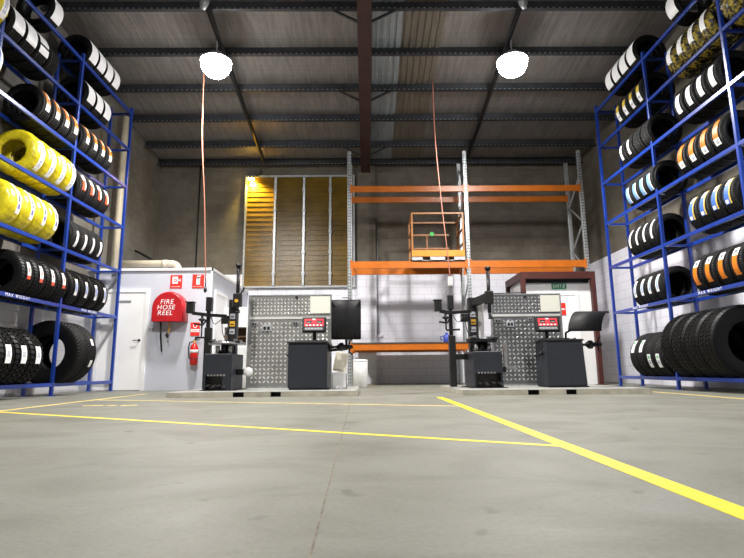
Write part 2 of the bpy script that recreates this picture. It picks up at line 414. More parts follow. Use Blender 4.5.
wb = MB().box(XL-0.3, XR+0.3, YB, YB+0.25, 0, ZW+0.5, 'wallX')
wb.box(-0.23, 0.26, YB-0.16, YB, 0, 6.1, 'wallX')
struct(wb.build('wall_back'))
struct(MB().box(XL-0.25, XL, YF, YB, 0, zroof(YF)+0.5, 'wallYL').build('wall_left'))
struct(MB().box(XR, XR+0.25, YF, YB, 0, zroof(YF)+0.5, 'wallY').build('wall_right'))
struct(MB().box(XL-0.3, XR+0.3, YF-0.25, YF, 0, zroof(YF)+0.5, 'wallX').build('wall_front'))

# roof: sheet above the purlins
def slopebox(b, x0, x1, y0, y1, o0, o1, m):
    mi = b.mi(m)
    V = [b.bm.verts.new((x, y, zroof(y)+o)) for o in (o0, o1) for y in (y0, y1) for x in (x0, x1)]
    for q in ((0, 2, 3, 1), (4, 5, 7, 6), (0, 1, 5, 4), (2, 6, 7, 3), (0, 4, 6, 2), (1, 3, 7, 5)): b.face([V[i] for i in q], mi)
cb = MB(); slopebox(cb, XL-0.3, XR+0.3, YF, YB+0.2, PD+0.002, PD+0.12, 'foil')
ceil = struct(cb.build('ceiling'))
b = MB(); slopebox(b, 0.16, 0.74, YF, YB, PD-0.012, PD+0.001, 'sheetgrey')
for i in range(4): slopebox(b, 0.25+i*0.13, 0.275+i*0.13, YF, YB, PD-0.03, PD-0.012, 'sheetgrey')
b.build('skylight_strip', ceil, 'pale grey ribbed skylight sheet')
b = MB(); slopebox(b, 0.745, 1.56, YF, YB, PD-0.012, PD+0.001, 'sheetbrown')
for i in range(6): slopebox(b, 0.80+i*0.13, 0.825+i*0.13, YF, YB, PD-0.03, PD-0.012, 'sheetbrown')
b.build('skylight_strip', ceil, 'brown ribbed skylight sheet')
PY = [13.95, 13.05, 11.9, 10.78, 9.67, 8.53, 7.4, 6.25, 5.1, 3.95, 2.8, 1.65, 0.5, -0.65, -1.8, -2.95, -4.1, -5.25]
for y in PY:
    b = MB(); z = zroof(y)
    b.box(XL, XR, y-0.004, y+0.004, z, z+PD, 'purlin')
    b.box(XL, XR, y-0.08, y, z-0.004, z+0.004, 'purlin')
    b.box(XL, XR, y-0.08, y-0.074, z, z+0.025, 'purlin')
    b.box(XL, XR, y, y+0.08, z+PD-0.006, z+PD, 'purlin')
    if y > 6:
        for k in range(110):
            x = XL+0.05+k*0.108
            b.box(x, x+0.035, y-0.0845, y-0.079, z+0.005, z+0.016, 'galvdark')
    b.build('purlin', ceil)
RB = MB()
slopebox(RB, -0.13, 0.13, YF, YB, -0.24, -0.225, 'maroonbeam')
slopebox(RB, -0.006, 0.006, YF, YB, -0.225, -0.015, 'maroonbeam')
slopebox(RB, -0.13, 0.13, YF, YB, -0.015, -0.001, 'maroonbeam')
RB.build('rafter', ceil, 'maroon steel rafter')
for y in PY[1:8:2]:
    for s in (-1, 1):
        MB().bar((s*0.12, y, zroof(y)-0.22), (s*0.62, y-0.02, zroof(y)+0.03), 0.04, 0.04, 'purlin').build('fly_brace', ceil)

# ------------------------------------------------------------------ amber louvre window in the back wall
W1 = thing('window_1', 'tall amber louvre window in four bays, back wall', 'window', (-1.9, YB, 2.66)); del W1['category']; W1['kind'] = 'structure'
wx = [-3.36, -2.55, -1.74, -1.0, -0.36]; wz0, wz1 = 2.66, 5.80
b = MB()
b.box(wx[0]-0.05, wx[0], YB-0.09, YB+0.02, wz0-0.05, wz1+0.05, 'galvdark'); b.box(wx[-1], wx[-1]+0.05, YB-0.09, YB+0.02, wz0-0.05, wz1+0.05, 'galvdark')
b.box(wx[0], wx[-1], YB-0.09, YB+0.02, wz0-0.05, wz0, 'galvdark'); b.box(wx[0], wx[-1], YB-0.09, YB+0.02, wz1, wz1+0.05, 'galvdark')
b.build('window_frame', W1)
for x in wx[1:-1]:
    b = MB().box(x-0.03, x+0.03, YB-0.13, YB, wz0, wz1, 'galv')
    for k in range(5): b.box(x-0.045, x+0.045, YB-0.14, YB-0.05, wz0+0.3+k*0.6, wz0+0.38+k*0.6, 'galvdark')
    b.build('mullion', W1)
for i in range(4):
    b = MB(); x0, x1 = wx[i]+(0.0 if i == 0 else 0.03), wx[i+1]-0.03
    nb = 22; h = (wz1-wz0)/nb
    for k in range(nb):
        z = wz0+k*h
        xf = Matrix.Translation((0, YB-0.045, z+h/2)) @ Matrix.Rotation(math.radians(-5), 4, 'X')
        b.box(x0, x1, -0.004, 0.004, -h*0.53, h*0.53, 'amber', xf)
    b.build('louvre_blades', W1)
# small yellow flood lamp at the window's top corner
t = thing('flood_lamp', 'small glowing yellow flood lamp at the amber window top left corner', 'lamp', (-3.24, YB-0.2, 5.74))
b = MB().box(-3.33, -3.15, YB-0.20, YB-0.08, 5.745, 5.79, 'black', bev=0.008); b.build('lamp_body', t)
MB().box(-3.325, -3.155, YB-0.205, YB-0.09, 5.715, 5.744, emis('sodium_glass', (1.0, 0.62, 0.10), 120)).build('lamp_glass', t)
MB().tube([(-3.0, YB-0.1, 6.05), (-2.95, YB-0.12, 5.95), (-3.0, YB-0.16, 5.84), (-3.16, YB-0.16, 5.775)], 0.02, 'black').build('cable', t)

# ------------------------------------------------------------------ site office (left rear)
OY, OX, OZ = 10.80, -3.27, 2.5
b = MB()
b.box(XL, OX, OY, OY+0.1, 0, OZ, 'office'); b.box(OX-0.1, OX, OY+0.1, YB, 0, OZ, 'office')
b.box(XL, OX, OY, YB, OZ, OZ+0.02, 'office')
struct(b.build('wall_office'))
b = MB(); b.box(XL, OX+0.03, OY-0.03, OY, OZ-0.02, OZ+0.035, 'white'); b.box(OX, OX+0.03, OY-0.03, YB, OZ-0.02, OZ+0.035, 'white'); b.box(OX-0.02, OX+0.02, OY-0.02, OY+0.02, 0, OZ-0.02, 'white')
struct(b.build('trim_1'))
def door(name, lab, x0, x1, y, z1, handle_x, plate=None):
    d = thing(name, lab, 'door', ((x0+x1)/2, y, 0)); del d['category']; d['kind'] = 'structure'
    b = MB()
    for (a, c) in ((x0-0.07, x0), (x1, x1+0.07)): b.box(a, c, y-0.035, y+0.0, 0, z1+0.07, 'doorwhite')
    b.box(x0, x1, y-0.035, y, z1, z1+0.07, 'doorwhite'); b.build('door_frame', d)
    MB().box(x0+0.004, x1-0.004, y-0.022, y, 0.012, z1-0.004, 'doorwhite').build('door_leaf', d)
    b = MB(); b.lathe([(0, 0.027), (0.008, 0.027)], (handle_x, y-0.022, 1.02), (0, -1, 0), 'black', 16)
    b.tube([(handle_x, y-0.03, 1.02), (handle_x, y-0.07, 1.02), (handle_x-0.11, y-0.07, 1.015)], 0.01, 'black'); b.build('door_handle', d, 'black lever handle')
    return d
d1 = door('door_1', 'white office door with black nameplate behind the left tyre rack', -5.52, -4.62, OY, 2.02, -4.7)
MB().box(-5.16, -4.92, OY-0.027, OY-0.021, 1.80, 1.85, 'grey').build('nameplate', d1, 'dark grey nameplate')
# side door of the office
ds = thing('door_2', 'white door in the office side wall behind the left tyre changer', 'door', (OX, 11.7, 0)); del ds['category']; ds['kind'] = 'structure'
b = MB()
for a, c in ((11.05, 11.12), (11.94, 12.01)): b.box(OX, OX+0.03, a, c, 0, 2.1, 'doorwhite')
b.box(OX, OX+0.03, 11.12, 11.94, 2.03, 2.1, 'doorwhite'); b.build('door_frame', ds)
MB().box(OX, OX+0.02, 11.123, 11.937, 0.01, 2.026, 'doorwhite').build('door_leaf', ds)

# fire hose reel with cover
t = thing('fire_hose_reel', 'fire hose reel under red vinyl cover on the white office wall', 'fire hose reel', (-4.08, OY, 1.4))
b = MB(); n = 22
x0, x1, z0, zs, yc0, yc1 = -4.40, -3.72, 1.385, 1.66, OY-0.28, OY-0.005
outl = [(x0, z0), (x1, z0)]
for k in range(n+1):
    th = PI*k/n; outl.append(((x0+x1)/2+0.335*math.cos(th), zs+0.345*math.sin(th)))
mi = b.mi('red'); C0 = Vector(((x0+x1)/2, 0, 1.62))
loops = []
for sc, y in ((1.0, yc1), (1.0, OY-0.2), (0.965, OY-0.255), (0.90, OY-0.28)):
    loops.append([b.bm.verts.new(((x0+x1)/2+(p[0]-(x0+x1)/2)*sc, y, (z0 if i < 2 else C0.z+(p[1]-C0.z)*sc) if True else 0)) for i, p in enumerate(outl)])
for A, B in zip(loops, loops[1:]):
    for i in range(len(A)): b.face([A[i], A[(i+1) % len(A)], B[(i+1) % len(A)], B[i]], mi, True)
b.face(loops[-1], mi); b.face(list(reversed(loops[0])), mi)
cov = b.build('cover', t, 'red vinyl cover')
for s, z in (('FIRE', 1.80), ('HOSE', 1.685), ('REEL', 1.57)):
    text('lettering', s, 0.135, 'signwhite', (-4.085+(1.685-z)*-0.12, OY-0.2825, z-0.02), '-y', cov, 0.16, 1.12)
MB().tube([(-4.24, OY-0.12, 1.40), (-4.235, OY-0.1, 1.1), (-4.21, OY-0.06, 0.78)], 0.017, 'black').build('hose', t, 'black hanging hose end')
b = MB(); b.tube([(-4.08, OY-0.1, 1.40), (-4.06, OY-0.1, 1.24), (-4.09, OY-0.1, 1.14)], 0.014, 'yellowsticker'); b.lathe([(0, 0.02), (0.05, 0.035), (0.1, 0.015)], (-4.10, OY-0.1, 1.16), (0, 0, -1), 'black', 12)
b.tube([(-4.08, OY-0.1, 1.06), (-4.08, OY-0.1, 0.96)], 0.012, 'grey'); b.build('nozzle', t, 'black and yellow nozzle')

# fire extinguisher
t = thing('fire_extinguisher', 'red fire extinguisher with white label hung on the office wall', 'fire extinguisher', (-3.54, OY, 0.5))
ex, ey = -3.535, OY-0.085
MB().lathe([(0, 0.0), (0, 0.06), (0.015, 0.078), (0.36, 0.078), (0.41, 0.055), (0.435, 0.028), (0.45, 0.028), (0.45, 0)], (ex, ey, 0.50), (0, 0, 1), 'redgloss', 28).build('cylinder', t)
b = MB(); b.lathe([(0, 0.022), (0.05, 0.018)], (ex, ey, 0.95), (0, 0, 1), 'yellowsticker', 12); b.bar((ex-0.02, ey, 1.0), (ex+0.10, ey, 1.015), 0.025, 0.02, 'black'); b.bar((ex-0.01, ey, 1.015), (ex+0.09, ey, 1.05), 0.022, 0.015, 'black'); b.build('valve', t, 'black lever valve')
MB().tube([(ex-0.02, ey, 0.98), (ex-0.1, ey, 0.96), (ex-0.12, ey, 0.85), (ex-0.11, ey, 0.70), (ex-0.085, ey-0.01, 0.63)], 0.012, 'black').build('hose', t, 'black hose')
MB().lathe([(0.25, 0.0785), (0.25, 0.0795), (0.31, 0.0795), (0.31, 0.0785)], (ex, ey, 0.5), (0, 0, 1), 'signwhite', 28, closed=True).build('label_band', t, 'white label band')
MB().lathe([(0.12, 0.0785), (0.12, 0.081), (0.135, 0.081), (0.135, 0.0785)], (ex, ey, 0.5), (0, 0, 1), 'black', 28, closed=True).build('strap', t, 'black strap')

def sign(name, label, x0, x1, z0, z1, y, base, deco, facing='-y'):
    t = thing(name, label, 'sign', ((x0+x1)/2, y, z0))
    MB().box(x0, x1, y-0.008, y, z0, z1, base, bev=0.0015).build('board', t)
    deco(t); return t
def deco1(t):
    y = OY-0.0085; b = MB()
    b.box(-4.09, -3.975, y-0.002, y, 2.20, 2.35, 'signwhite'); b.lathe([(0, 0.035), (0.003, 0.035)], (-4.03, y-0.002, 2.27), (0, -1, 0), 'redsign', 18)
    b.lathe([(0, 0.018), (0.002, 0.018)], (-4.03, y-0.005, 2.27), (0, -1, 0), 'signwhite', 16)
    b.box(-3.975, -3.915, y-0.002, y, 2.265, 2.285, 'signwhite'); b.box(-3.935, -3.92, y-0.002, y, 2.24, 2.31, 'signwhite'); b.build('hose_symbol', t, 'white hose reel symbol')
    text('lettering', 'FIRE HOSE REEL', 0.026, 'signwhite', (-4.01, y-0.001, 2.135), '-y', t)
sign('safety_sign', 'square red hose reel sign left on the office wall', -4.135, -3.885, 2.10, 2.385, OY, 'redsign', deco1)
def deco2(t):
    y = OY-0.0085; b = MB()
    b.box(-3.585, -3.51, y-0.002, y, 2.18, 2.34, 'signwhite', bev=0.0); b.lathe([(0, 0.037), (0.002, 0.037)], (-3.5475, y, 2.335), (0, -1, 0), 'signwhite', 18)
    b.box(-3.56, -3.49, y-0.002, y, 2.36, 2.375, 'signwhite'); b.build('extinguisher_symbol', t, 'white extinguisher symbol')
    text('lettering', 'FIRE EXTINGUISHER', 0.021, 'signwhite', (-3.55, y-0.001, 2.135), '-y', t)
sign('safety_sign', 'red fire extinguisher sign nearest the office corner', -3.672, -3.425, 2.10, 2.395, OY, 'redsign', deco2)
def deco3(t):
    y = OY-0.0085; b = MB(); b.box(-3.65, -3.48, y-0.002, y, 1.18, 1.24, 'signwhite'); b.box(-3.63, -3.50, y-0.003, y-0.002, 1.195, 1.202, 'redsign'); b.box(-3.63, -3.50, y-0.003, y-0.002, 1.215, 1.222, 'redsign')
    b.lathe([(0, 0.045), (0.002, 0.045)], (-3.565, y, 1.31), (0, -1, 0), 'signwhite', 18); b.lathe([(0, 0.03), (0.001, 0.03)], (-3.565, y-0.002, 1.31), (0, -1, 0), 'redsign', 18); b.build('print', t, 'white print')
sign('safety_sign', 'red extinguisher notice just above the fire extinguisher', -3.66, -3.47, 1.10, 1.38, OY, 'redsign', deco3)
t = thing('light_switch', 'small grey switch plate beside the office door', 'switch', (-4.47, OY, 1.24)); MB().box(-4.51, -4.43, OY-0.012, OY, 1.22, 1.265, 'grey', bev=0.003).build('plate', t); MB().box(-4.48, -4.46, OY-0.02, OY-0.012, 1.232, 1.252, 'white').build('toggle', t)

# pipes above the office
b = MB(); px, pz = -5.64, 2.72
b.tube([(px, 11.42, 2.522), (px, 11.42, 6.3)], 0.075, 'pvc', 16); o = b.build('drain_pipe', origin=(px, 11.42, 2.522)); tag(o, 'upright beige plastic pipe behind the left rack end post', 'pipe')
b = MB(); pts = [(-5.5, 11.5, 2.78), (-4.4, 11.5, 2.78)]
for k in range(1, 7):
    a = PI/2*k/6; pts.append((-4.4+0.16*math.sin(a), 11.5, 2.62+0.16*math.cos(a)))
pts.append((-4.24, 11.5, 2.521)); b.tube(pts, 0.08, 'pvc', 16)
b.lathe([(0, 0.092), (0.1, 0.092)], (-4.6, 11.5, 2.78), (1, 0, 0), 'pvc', 16); o = b.build('duct_pipe', origin=(-4.24, 11.5, 2.521)); tag(o, 'beige plastic pipe lying over the office roof and bending down', 'pipe')
b = MB(); b.tube([(XL+0.0, 12.9, 3.42), (-5.15, 12.9, 3.02)], 0.03, 'black', 10); b.lathe([(0, 0.045), (0.07, 0.045)], (-5.19, 12.9, 3.045), (0.8, 0, -0.5), 'cream', 12)
o = b.build('wall_conduit', origin=(XL, 12.9, 3.42)); tag(o, 'thin dark conduit slanting from the left wall above the office', 'pipe')
o = MB().tube([(-4.72, YB-0.02, 2.55), (-4.72, YB-0.02, 6.15)], 0.022, 'blackmetal', 8).build('conduit', origin=(-4.72, YB-0.02, 2.55)); tag(o, 'thin dark upright conduit on the back wall left of the amber window', 'pipe')
t = thing('power_outlet', 'white power outlet fed by conduit on the white back wall pilaster edge', 'outlet', (0.33, YB, 1.2))
MB().box(0.27, 0.43, YB-0.05, YB, 1.24, 1.31, 'white', bev=0.006).build('socket', t); MB().tube([(0.31, YB-0.02, 1.31), (0.31, YB-0.02, 4.6)], 0.015, 'galvdark', 8).build('conduit', t, 'grey conduit')

# ------------------------------------------------------------------ high bay lamps and ceiling conduits
def highbay(x, y, z, lab, visible=True):
    t = thing('high_bay_lamp', lab, 'lamp', (x, y, z), 'high bay lamps')
    MB().lathe([(0.062, 0.0), (0.062, 0.305), (0.085, 0.305), (0.10, 0.15), (0.16, 0.14), (0.24, 0.12), (0.26, 0.04), (0.26, 0)], (x, y, z), (0, 0, 1), 'galvdark', 24).build('housing', t, 'grey ribbed housing')
    b = MB(); b.tube([(x, y, z+0.26), (x, y, zroof(y)+PD)], 0.012, 'galvdark', 8); b.build('hanger', t)
    prof = [(0.02, 0.0)]+[]
    pr = []
    for k in range(9):
        a = PI/2*k/8; pr.append((0.02-0.27*math.cos(a), 0.285*math.sin(a)))
    pr += [(0.06, 0.29)]
    MB().lathe(pr, (x, y, z), (0, 0, 1), M['lampglass'], 32).build('diffuser', t, 'glowing white diffuser')
    ld = bpy.data.lights.new('high_bay_light', 'SPOT'); ld.energy = LAMP_W*(1.0 if y > 5 else 0.72); ld.spot_size = math.radians(160); ld.spot_blend = 0.65; ld.shadow_soft_size = 0.2; ld.color = (1.0, 0.965, 0.93)
    lo = bpy.data.objects.new('lamp_light', ld); COL.objects.link(lo); lo.parent = t; lo.location = (0, 0, -0.44)
    return t
LAMP_W = 1250
M['lampglass'] = emis('lamp_glass', (1.0, 0.99, 0.97), 60.0, (0.9, 0.9, 0.9))
highbay(-2.87, 9.15, 6.2, 'glowing white high bay lamp above the left tyre changer')
highbay(2.87, 9.15, 6.2, 'glowing white high bay lamp above the right balancer')
highbay(-2.87, 4.2, 6.3, 'high bay lamp near the camera, left side, out of the frame')
highbay(2.87, 4.2, 6.3, 'high bay lamp near the camera, right side, out of the frame')
for s, nm in ((-1, 'left'), (1, 'right')):
    b = MB(); x = 2.83*s; pts = [(x, y, zroof(y)-0.05) for y in (8.35, 10, 12, 13.6)]
    b.tube(pts, 0.05, 'blackmetal', 10)
    b.lathe([(0, 0.1), (0.05, 0.12), (0.12, 0.05)], (x, 8.34, zroof(8.34)-0.05), (s*0.6, -0.6, 0.2), 'galv', 12)
    o = b.build('ceiling_conduit', origin=(x, 8.35, zroof(8.35)-0.05)); tag(o, f'dark conduit under the roof passing the {nm} high bay lamp', 'pipe')

def cord(lab, pts, plug, group='hanging power cords'):
    t = thing('extension_lead', lab, 'cord', pts[-1])
    MB().tube(pts, 0.011, 'cord', 8).build('cable', t)
    p = Vector(pts[-1]); b = MB()
    if plug == 'white':
        b.box(p.x-0.042, p.x+0.042, p.y-0.04, p.y+0.04, p.z-0.17, p.z+0.0, 'white', bev=0.012); b.build('socket', t, 'white plastic socket')
    else:
        b.tube([p, (p.x+0.0, p.y, p.z-0.12)], 0.012, 'black', 8); b.lathe([(0, 0.02), (0.07, 0.03), (0.1, 0.01)], (p.x, p.y, p.z-0.1), (0, 0, -1), 'black', 10); b.build('plug', t, 'black plug')
def smooth_pts(P, n=6):
    out = []
    for i in range(len(P)-1):
        p0 = Vector(P[max(0, i-1)]); p1 = Vector(P[i]); p2 = Vector(P[i+1]); p3 = Vector(P[min(len(P)-1, i+2)])
        for k in range(n):
            s = k/n; out.append(0.5*((2*p1)+(p2-p0)*s+(2*p0-5*p1+4*p2-p3)*s*s+(3*p1-p0-3*p2+p3)*s**3))
    out.append(Vector(P[-1])); return out
CORD_L = [(-3.30, 9.75, 6.68), (-3.22, 9.6, 5.0), (-3.05, 9.4, 3.6), (-2.93, 9.2, 2.6), (-2.86, 9.1, 1.95)]
CORD_R = [(1.50, 10.5, 6.68), (1.47, 10.2, 5.2), (1.50, 9.9, 3.8), (1.53, 9.6, 2.8), (1.56, 9.45, 2.06)]
cord('orange power cord hanging beside the left high bay lamp', smooth_pts(CORD_L), 'black')
cord('orange power cord with a white socket hanging above the right tyre changer', smooth_pts(CORD_R), 'white')

# ------------------------------------------------------------------ tyre racks
LV = [0.18, 1.49, 2.45, 3.40, 4.30, 5.15, 6.00]
PYS = [10.70, 8.70, 6.69, 4.68]
def rack(side, lab):
    s = -1 if side == 'left' else 1
    xf_, xb_ = 5.17*s, 5.62*s
    t = thing('tyre_rack', lab, 'rack', (5.4*s, 7.7, 0), 'blue steel tyre racks')
    for y in PYS:
        for x in (xf_, xb_):
            b = MB().box(x-0.025, x+0.025, y-0.025, y+0.025, 0.008, 6.15, 'blue', bev=0.003)
            b.box(x-0.06, x+0.06, y-0.06, y+0.06, 0.0, 0.01, 'blue'); b.build('post', t)
        for z in LV:
            MB().box(min(xf_, xb_)+0.025, max(xf_, xb_)-0.025, y-0.02, y+0.02, z-0.02, z+0.02, 'blue').build('tie_bar', t)
    for i in range(3):
        y1, y0 = PYS[i], PYS[i+1]
        for z in LV:
            for x in (xf_, xb_):
                bm_ = MB().box(x-0.02, x+0.02, y0+0.025, y1-0.025, z-0.03, z+0.03, 'blue', bev=0.004).build('beam', t)
                if z == LV[1] and x == xf_ and i < 2:
                    yt = 7.62 if i == 1 else 9.62
                    text('lettering', 'MAX WEIGHT', 0.064, 'signwhite', (x-s*0.0215, yt, z), '+x' if s < 0 else '-x', bm_, 0, 1.5)
    return t
rack('left', 'tall blue steel tyre rack along the left wall')
rack('right', 'tall blue steel tyre rack along the right wall')

# tyre meshes
def tyre_profile(R, W, rim):
    mid = (rim+R)/2
    g = 0.009; gw = 0.016*W/0.22
    half_o = [(-0.36*W, rim), (-0.42*W, rim+0.008), (-0.47*W, rim+0.03), (-0.50*W, mid), (-0.49*W, R-0.06), (-0.46*W, R-0.028), (-0.42*W, R-0.010), (-0.37*W, R-0.003)]
    tr = []
    for c in (-0.24, -0.08, 0.08, 0.24):
        y = c*W; tr += [(y-gw*0.6, R), (y-gw*0.45, R-g), (y+gw*0.45, R-g), (y+gw*0.6, R)]
    inner = [(0.33*W, rim+0.004), (0.43*W, mid), (0.40*W, R-0.04), (-0.40*W, R-0.04), (-0.43*W, mid), (-0.33*W, rim+0.004)]
    prof = half_o+tr+[(-t, r) for t, r in reversed(half_o)]+inner
    n1, n2 = len(half_o), len(tr)
    mats = ['tread' if n1-3 <= i < n1+n2+2 else 'rubber' for i in range(len(prof))]
    return prof, mats
def road_tyre(R, W, rim, seg=60):
    b = MB(); pr, ms = tyre_profile(R, W, rim); b.lathe(pr, (0, 0, 0), (0, 1, 0), 'rubber', seg, closed=True, mats=ms); return b.mesh('tyre')
def mud_tyre(R, W, rim, nl=30, depth=0.016, seg=60):
    b = MB(); mid = (rim+R)/2; r0 = R-depth
    out = [(-0.36*W, rim), (-0.42*W, rim+0.008), (-0.47*W, rim+0.03), (-0.50*W, mid), (-0.49*W, r0-0.05), (-0.46*W, r0-0.02), (-0.40*W, r0), (0, r0+0.003)]
    pr = out+[(-t, r) for t, r in reversed(out[:-1])]+[(0.33*W, rim+0.004), (0.43*W, mid), (0.40*W, R-0.05), (-0.40*W, R-0.05), (-0.43*W, mid), (-0.33*W, rim+0.004)]
    b.lathe(pr, (0, 0, 0), (0, 1, 0), 'rubber', seg, closed=True)
    for k in range(nl):
        for row, (yc, wy, off) in enumerate(((-0.40, 0.17, 0), (-0.20, 0.15, 0.5), (0.0, 0.13, 0.1), (0.20, 0.15, 0.6), (0.40, 0.17, 0.15))):
            th = 2*PI*(k+off)/nl
            l = 2*PI*R/nl*0.66
            xf = Matrix.Rotation(th, 4, 'Y') @ Matrix.Translation((0, yc*W, R-depth/2-(0.010 if abs(yc) > 0.3 else 0))) @ Matrix.Rotation(math.radians(18*(1 if row % 2 else -1)), 4, 'Z') @ Matrix.Rotation(math.radians(22*(1 if yc < -0.3 else -1 if yc > 0.3 else 0)), 4, 'X')
            b.box(-l/2, l/2, -wy*W/2, wy*W/2, -depth*0.9, depth/2, 'rubber', xf)
    return b.mesh('mud_tyre')
def wrapped_tyre(R, W, rim, m, amp=0.006, seg=72):
    b = MB(); mid = (rim+R)/2
    out = [(-0.34*W, rim-0.01), (-0.43*W, rim+0.005), (-0.47*W, rim+0.04), (-0.495*W, mid), (-0.48*W, R-0.065), (-0.435*W, R-0.036), (-0.35*W, R-0.016), (-0.24*W, R-0.005), (0.0, R+0.001)]
    pr = out+[(-t, r) for t, r in reversed(out[:-1])]+[(0.36*W, rim+0.02), (0.43*W, mid), (0.40*W, R-0.04), (-0.40*W, R-0.04), (-0.43*W, mid), (-0.36*W, rim+0.02)]
    rnd = random.Random(3)
    ph = [rnd.uniform(0, 6.28) for _ in range(30)]
    def wob(th, i, t, r):
        a = amp*(0.6*math.sin(23*th+ph[i % 30]*0.25)+0.4*math.sin(41*th+3*t/W)+0.3*math.sin(11*th+ph[i % 30]))
        return (a*0.8 if abs(t) > 0.4*W else 0, a*0.7)
    b.lathe(pr, (0, 0, 0), (0, 1, 0), m, seg, closed=True, wob=wob); return b.mesh('wrapped_tyre')

def arc_label(R, y0, y1, bands, name='tread_label'):
    """curved paper strip on the tread; bands: (deg0, deg1, material[, y0, y1]); angle 0 = towards +X, up positive"""
    b = MB()
    for bd in bands:
        a0, a1, m = bd[:3]; ya, yb = (bd[3], bd[4]) if len(bd) > 3 else (y0, y1)
        lift = 0.0015 if len(bd) > 3 else 0.0
        mi = b.mi(m); n = max(2, int(abs(a1-a0)/7))
        rows = []
        for k in range(n+1):
            a = math.radians(a0+(a1-a0)*k/n)
            rows.append([b.bm.verts.new((r*math.cos(a), y, r*math.sin(a))) for r in (R+0.0005, R+0.004+lift) for y in (ya, yb)])
        for A, B in zip(rows, rows[1:]):
            b.face([A[2], A[3], B[3], B[2]], mi); b.face([A[0], B[0], B[1], A[1]], mi); b.face([A[0], A[2], B[2], B[0]], mi); b.face([A[1], B[1], B[3], A[3]], mi)
        b.face([rows[0][0], rows[0][1], rows[0][3], rows[0][2]], mi); b.face([rows[-1][0], rows[-1][2], rows[-1][3], rows[-1][1]], mi)
    return b.mesh(name)

RS, WS = 0.33, 0.265
TM = {
    'std': (road_tyre(RS, WS, 0.205), RS, WS),
    'std5': (road_tyre(RS, 0.245, 0.21), RS, 0.245),
    'mud': (mud_tyre(0.37, 0.285, 0.205, 44, 0.011), 0.37, 0.285),
    'knob': (mud_tyre(0.445, 0.30, 0.215, 36, 0.018), 0.445, 0.30),
    'truck': (road_tyre(0.54, 0.30, 0.285, 72), 0.54, 0.30),
    'trucklug': (mud_tyre(0.54, 0.33, 0.285, 54, 0.010, 80), 0.54, 0.33),
    'suv': (road_tyre(0.425, 0.27, 0.22), 0.425, 0.27),
    'yellow': (wrapped_tyre(0.368, 0.285, 0.195, 'yellowwrap'), 0.368, 0.285),
    'yellowbig': (wrapped_tyre(0.375, 0.30, 0.19, 'yellowwrap'), 0.375, 0.30),
    'gold': (wrapped_tyre(0.335, 0.28, 0.20, 'goldwrap', 0.009), 0.335, 0.28),
}
LB = {}
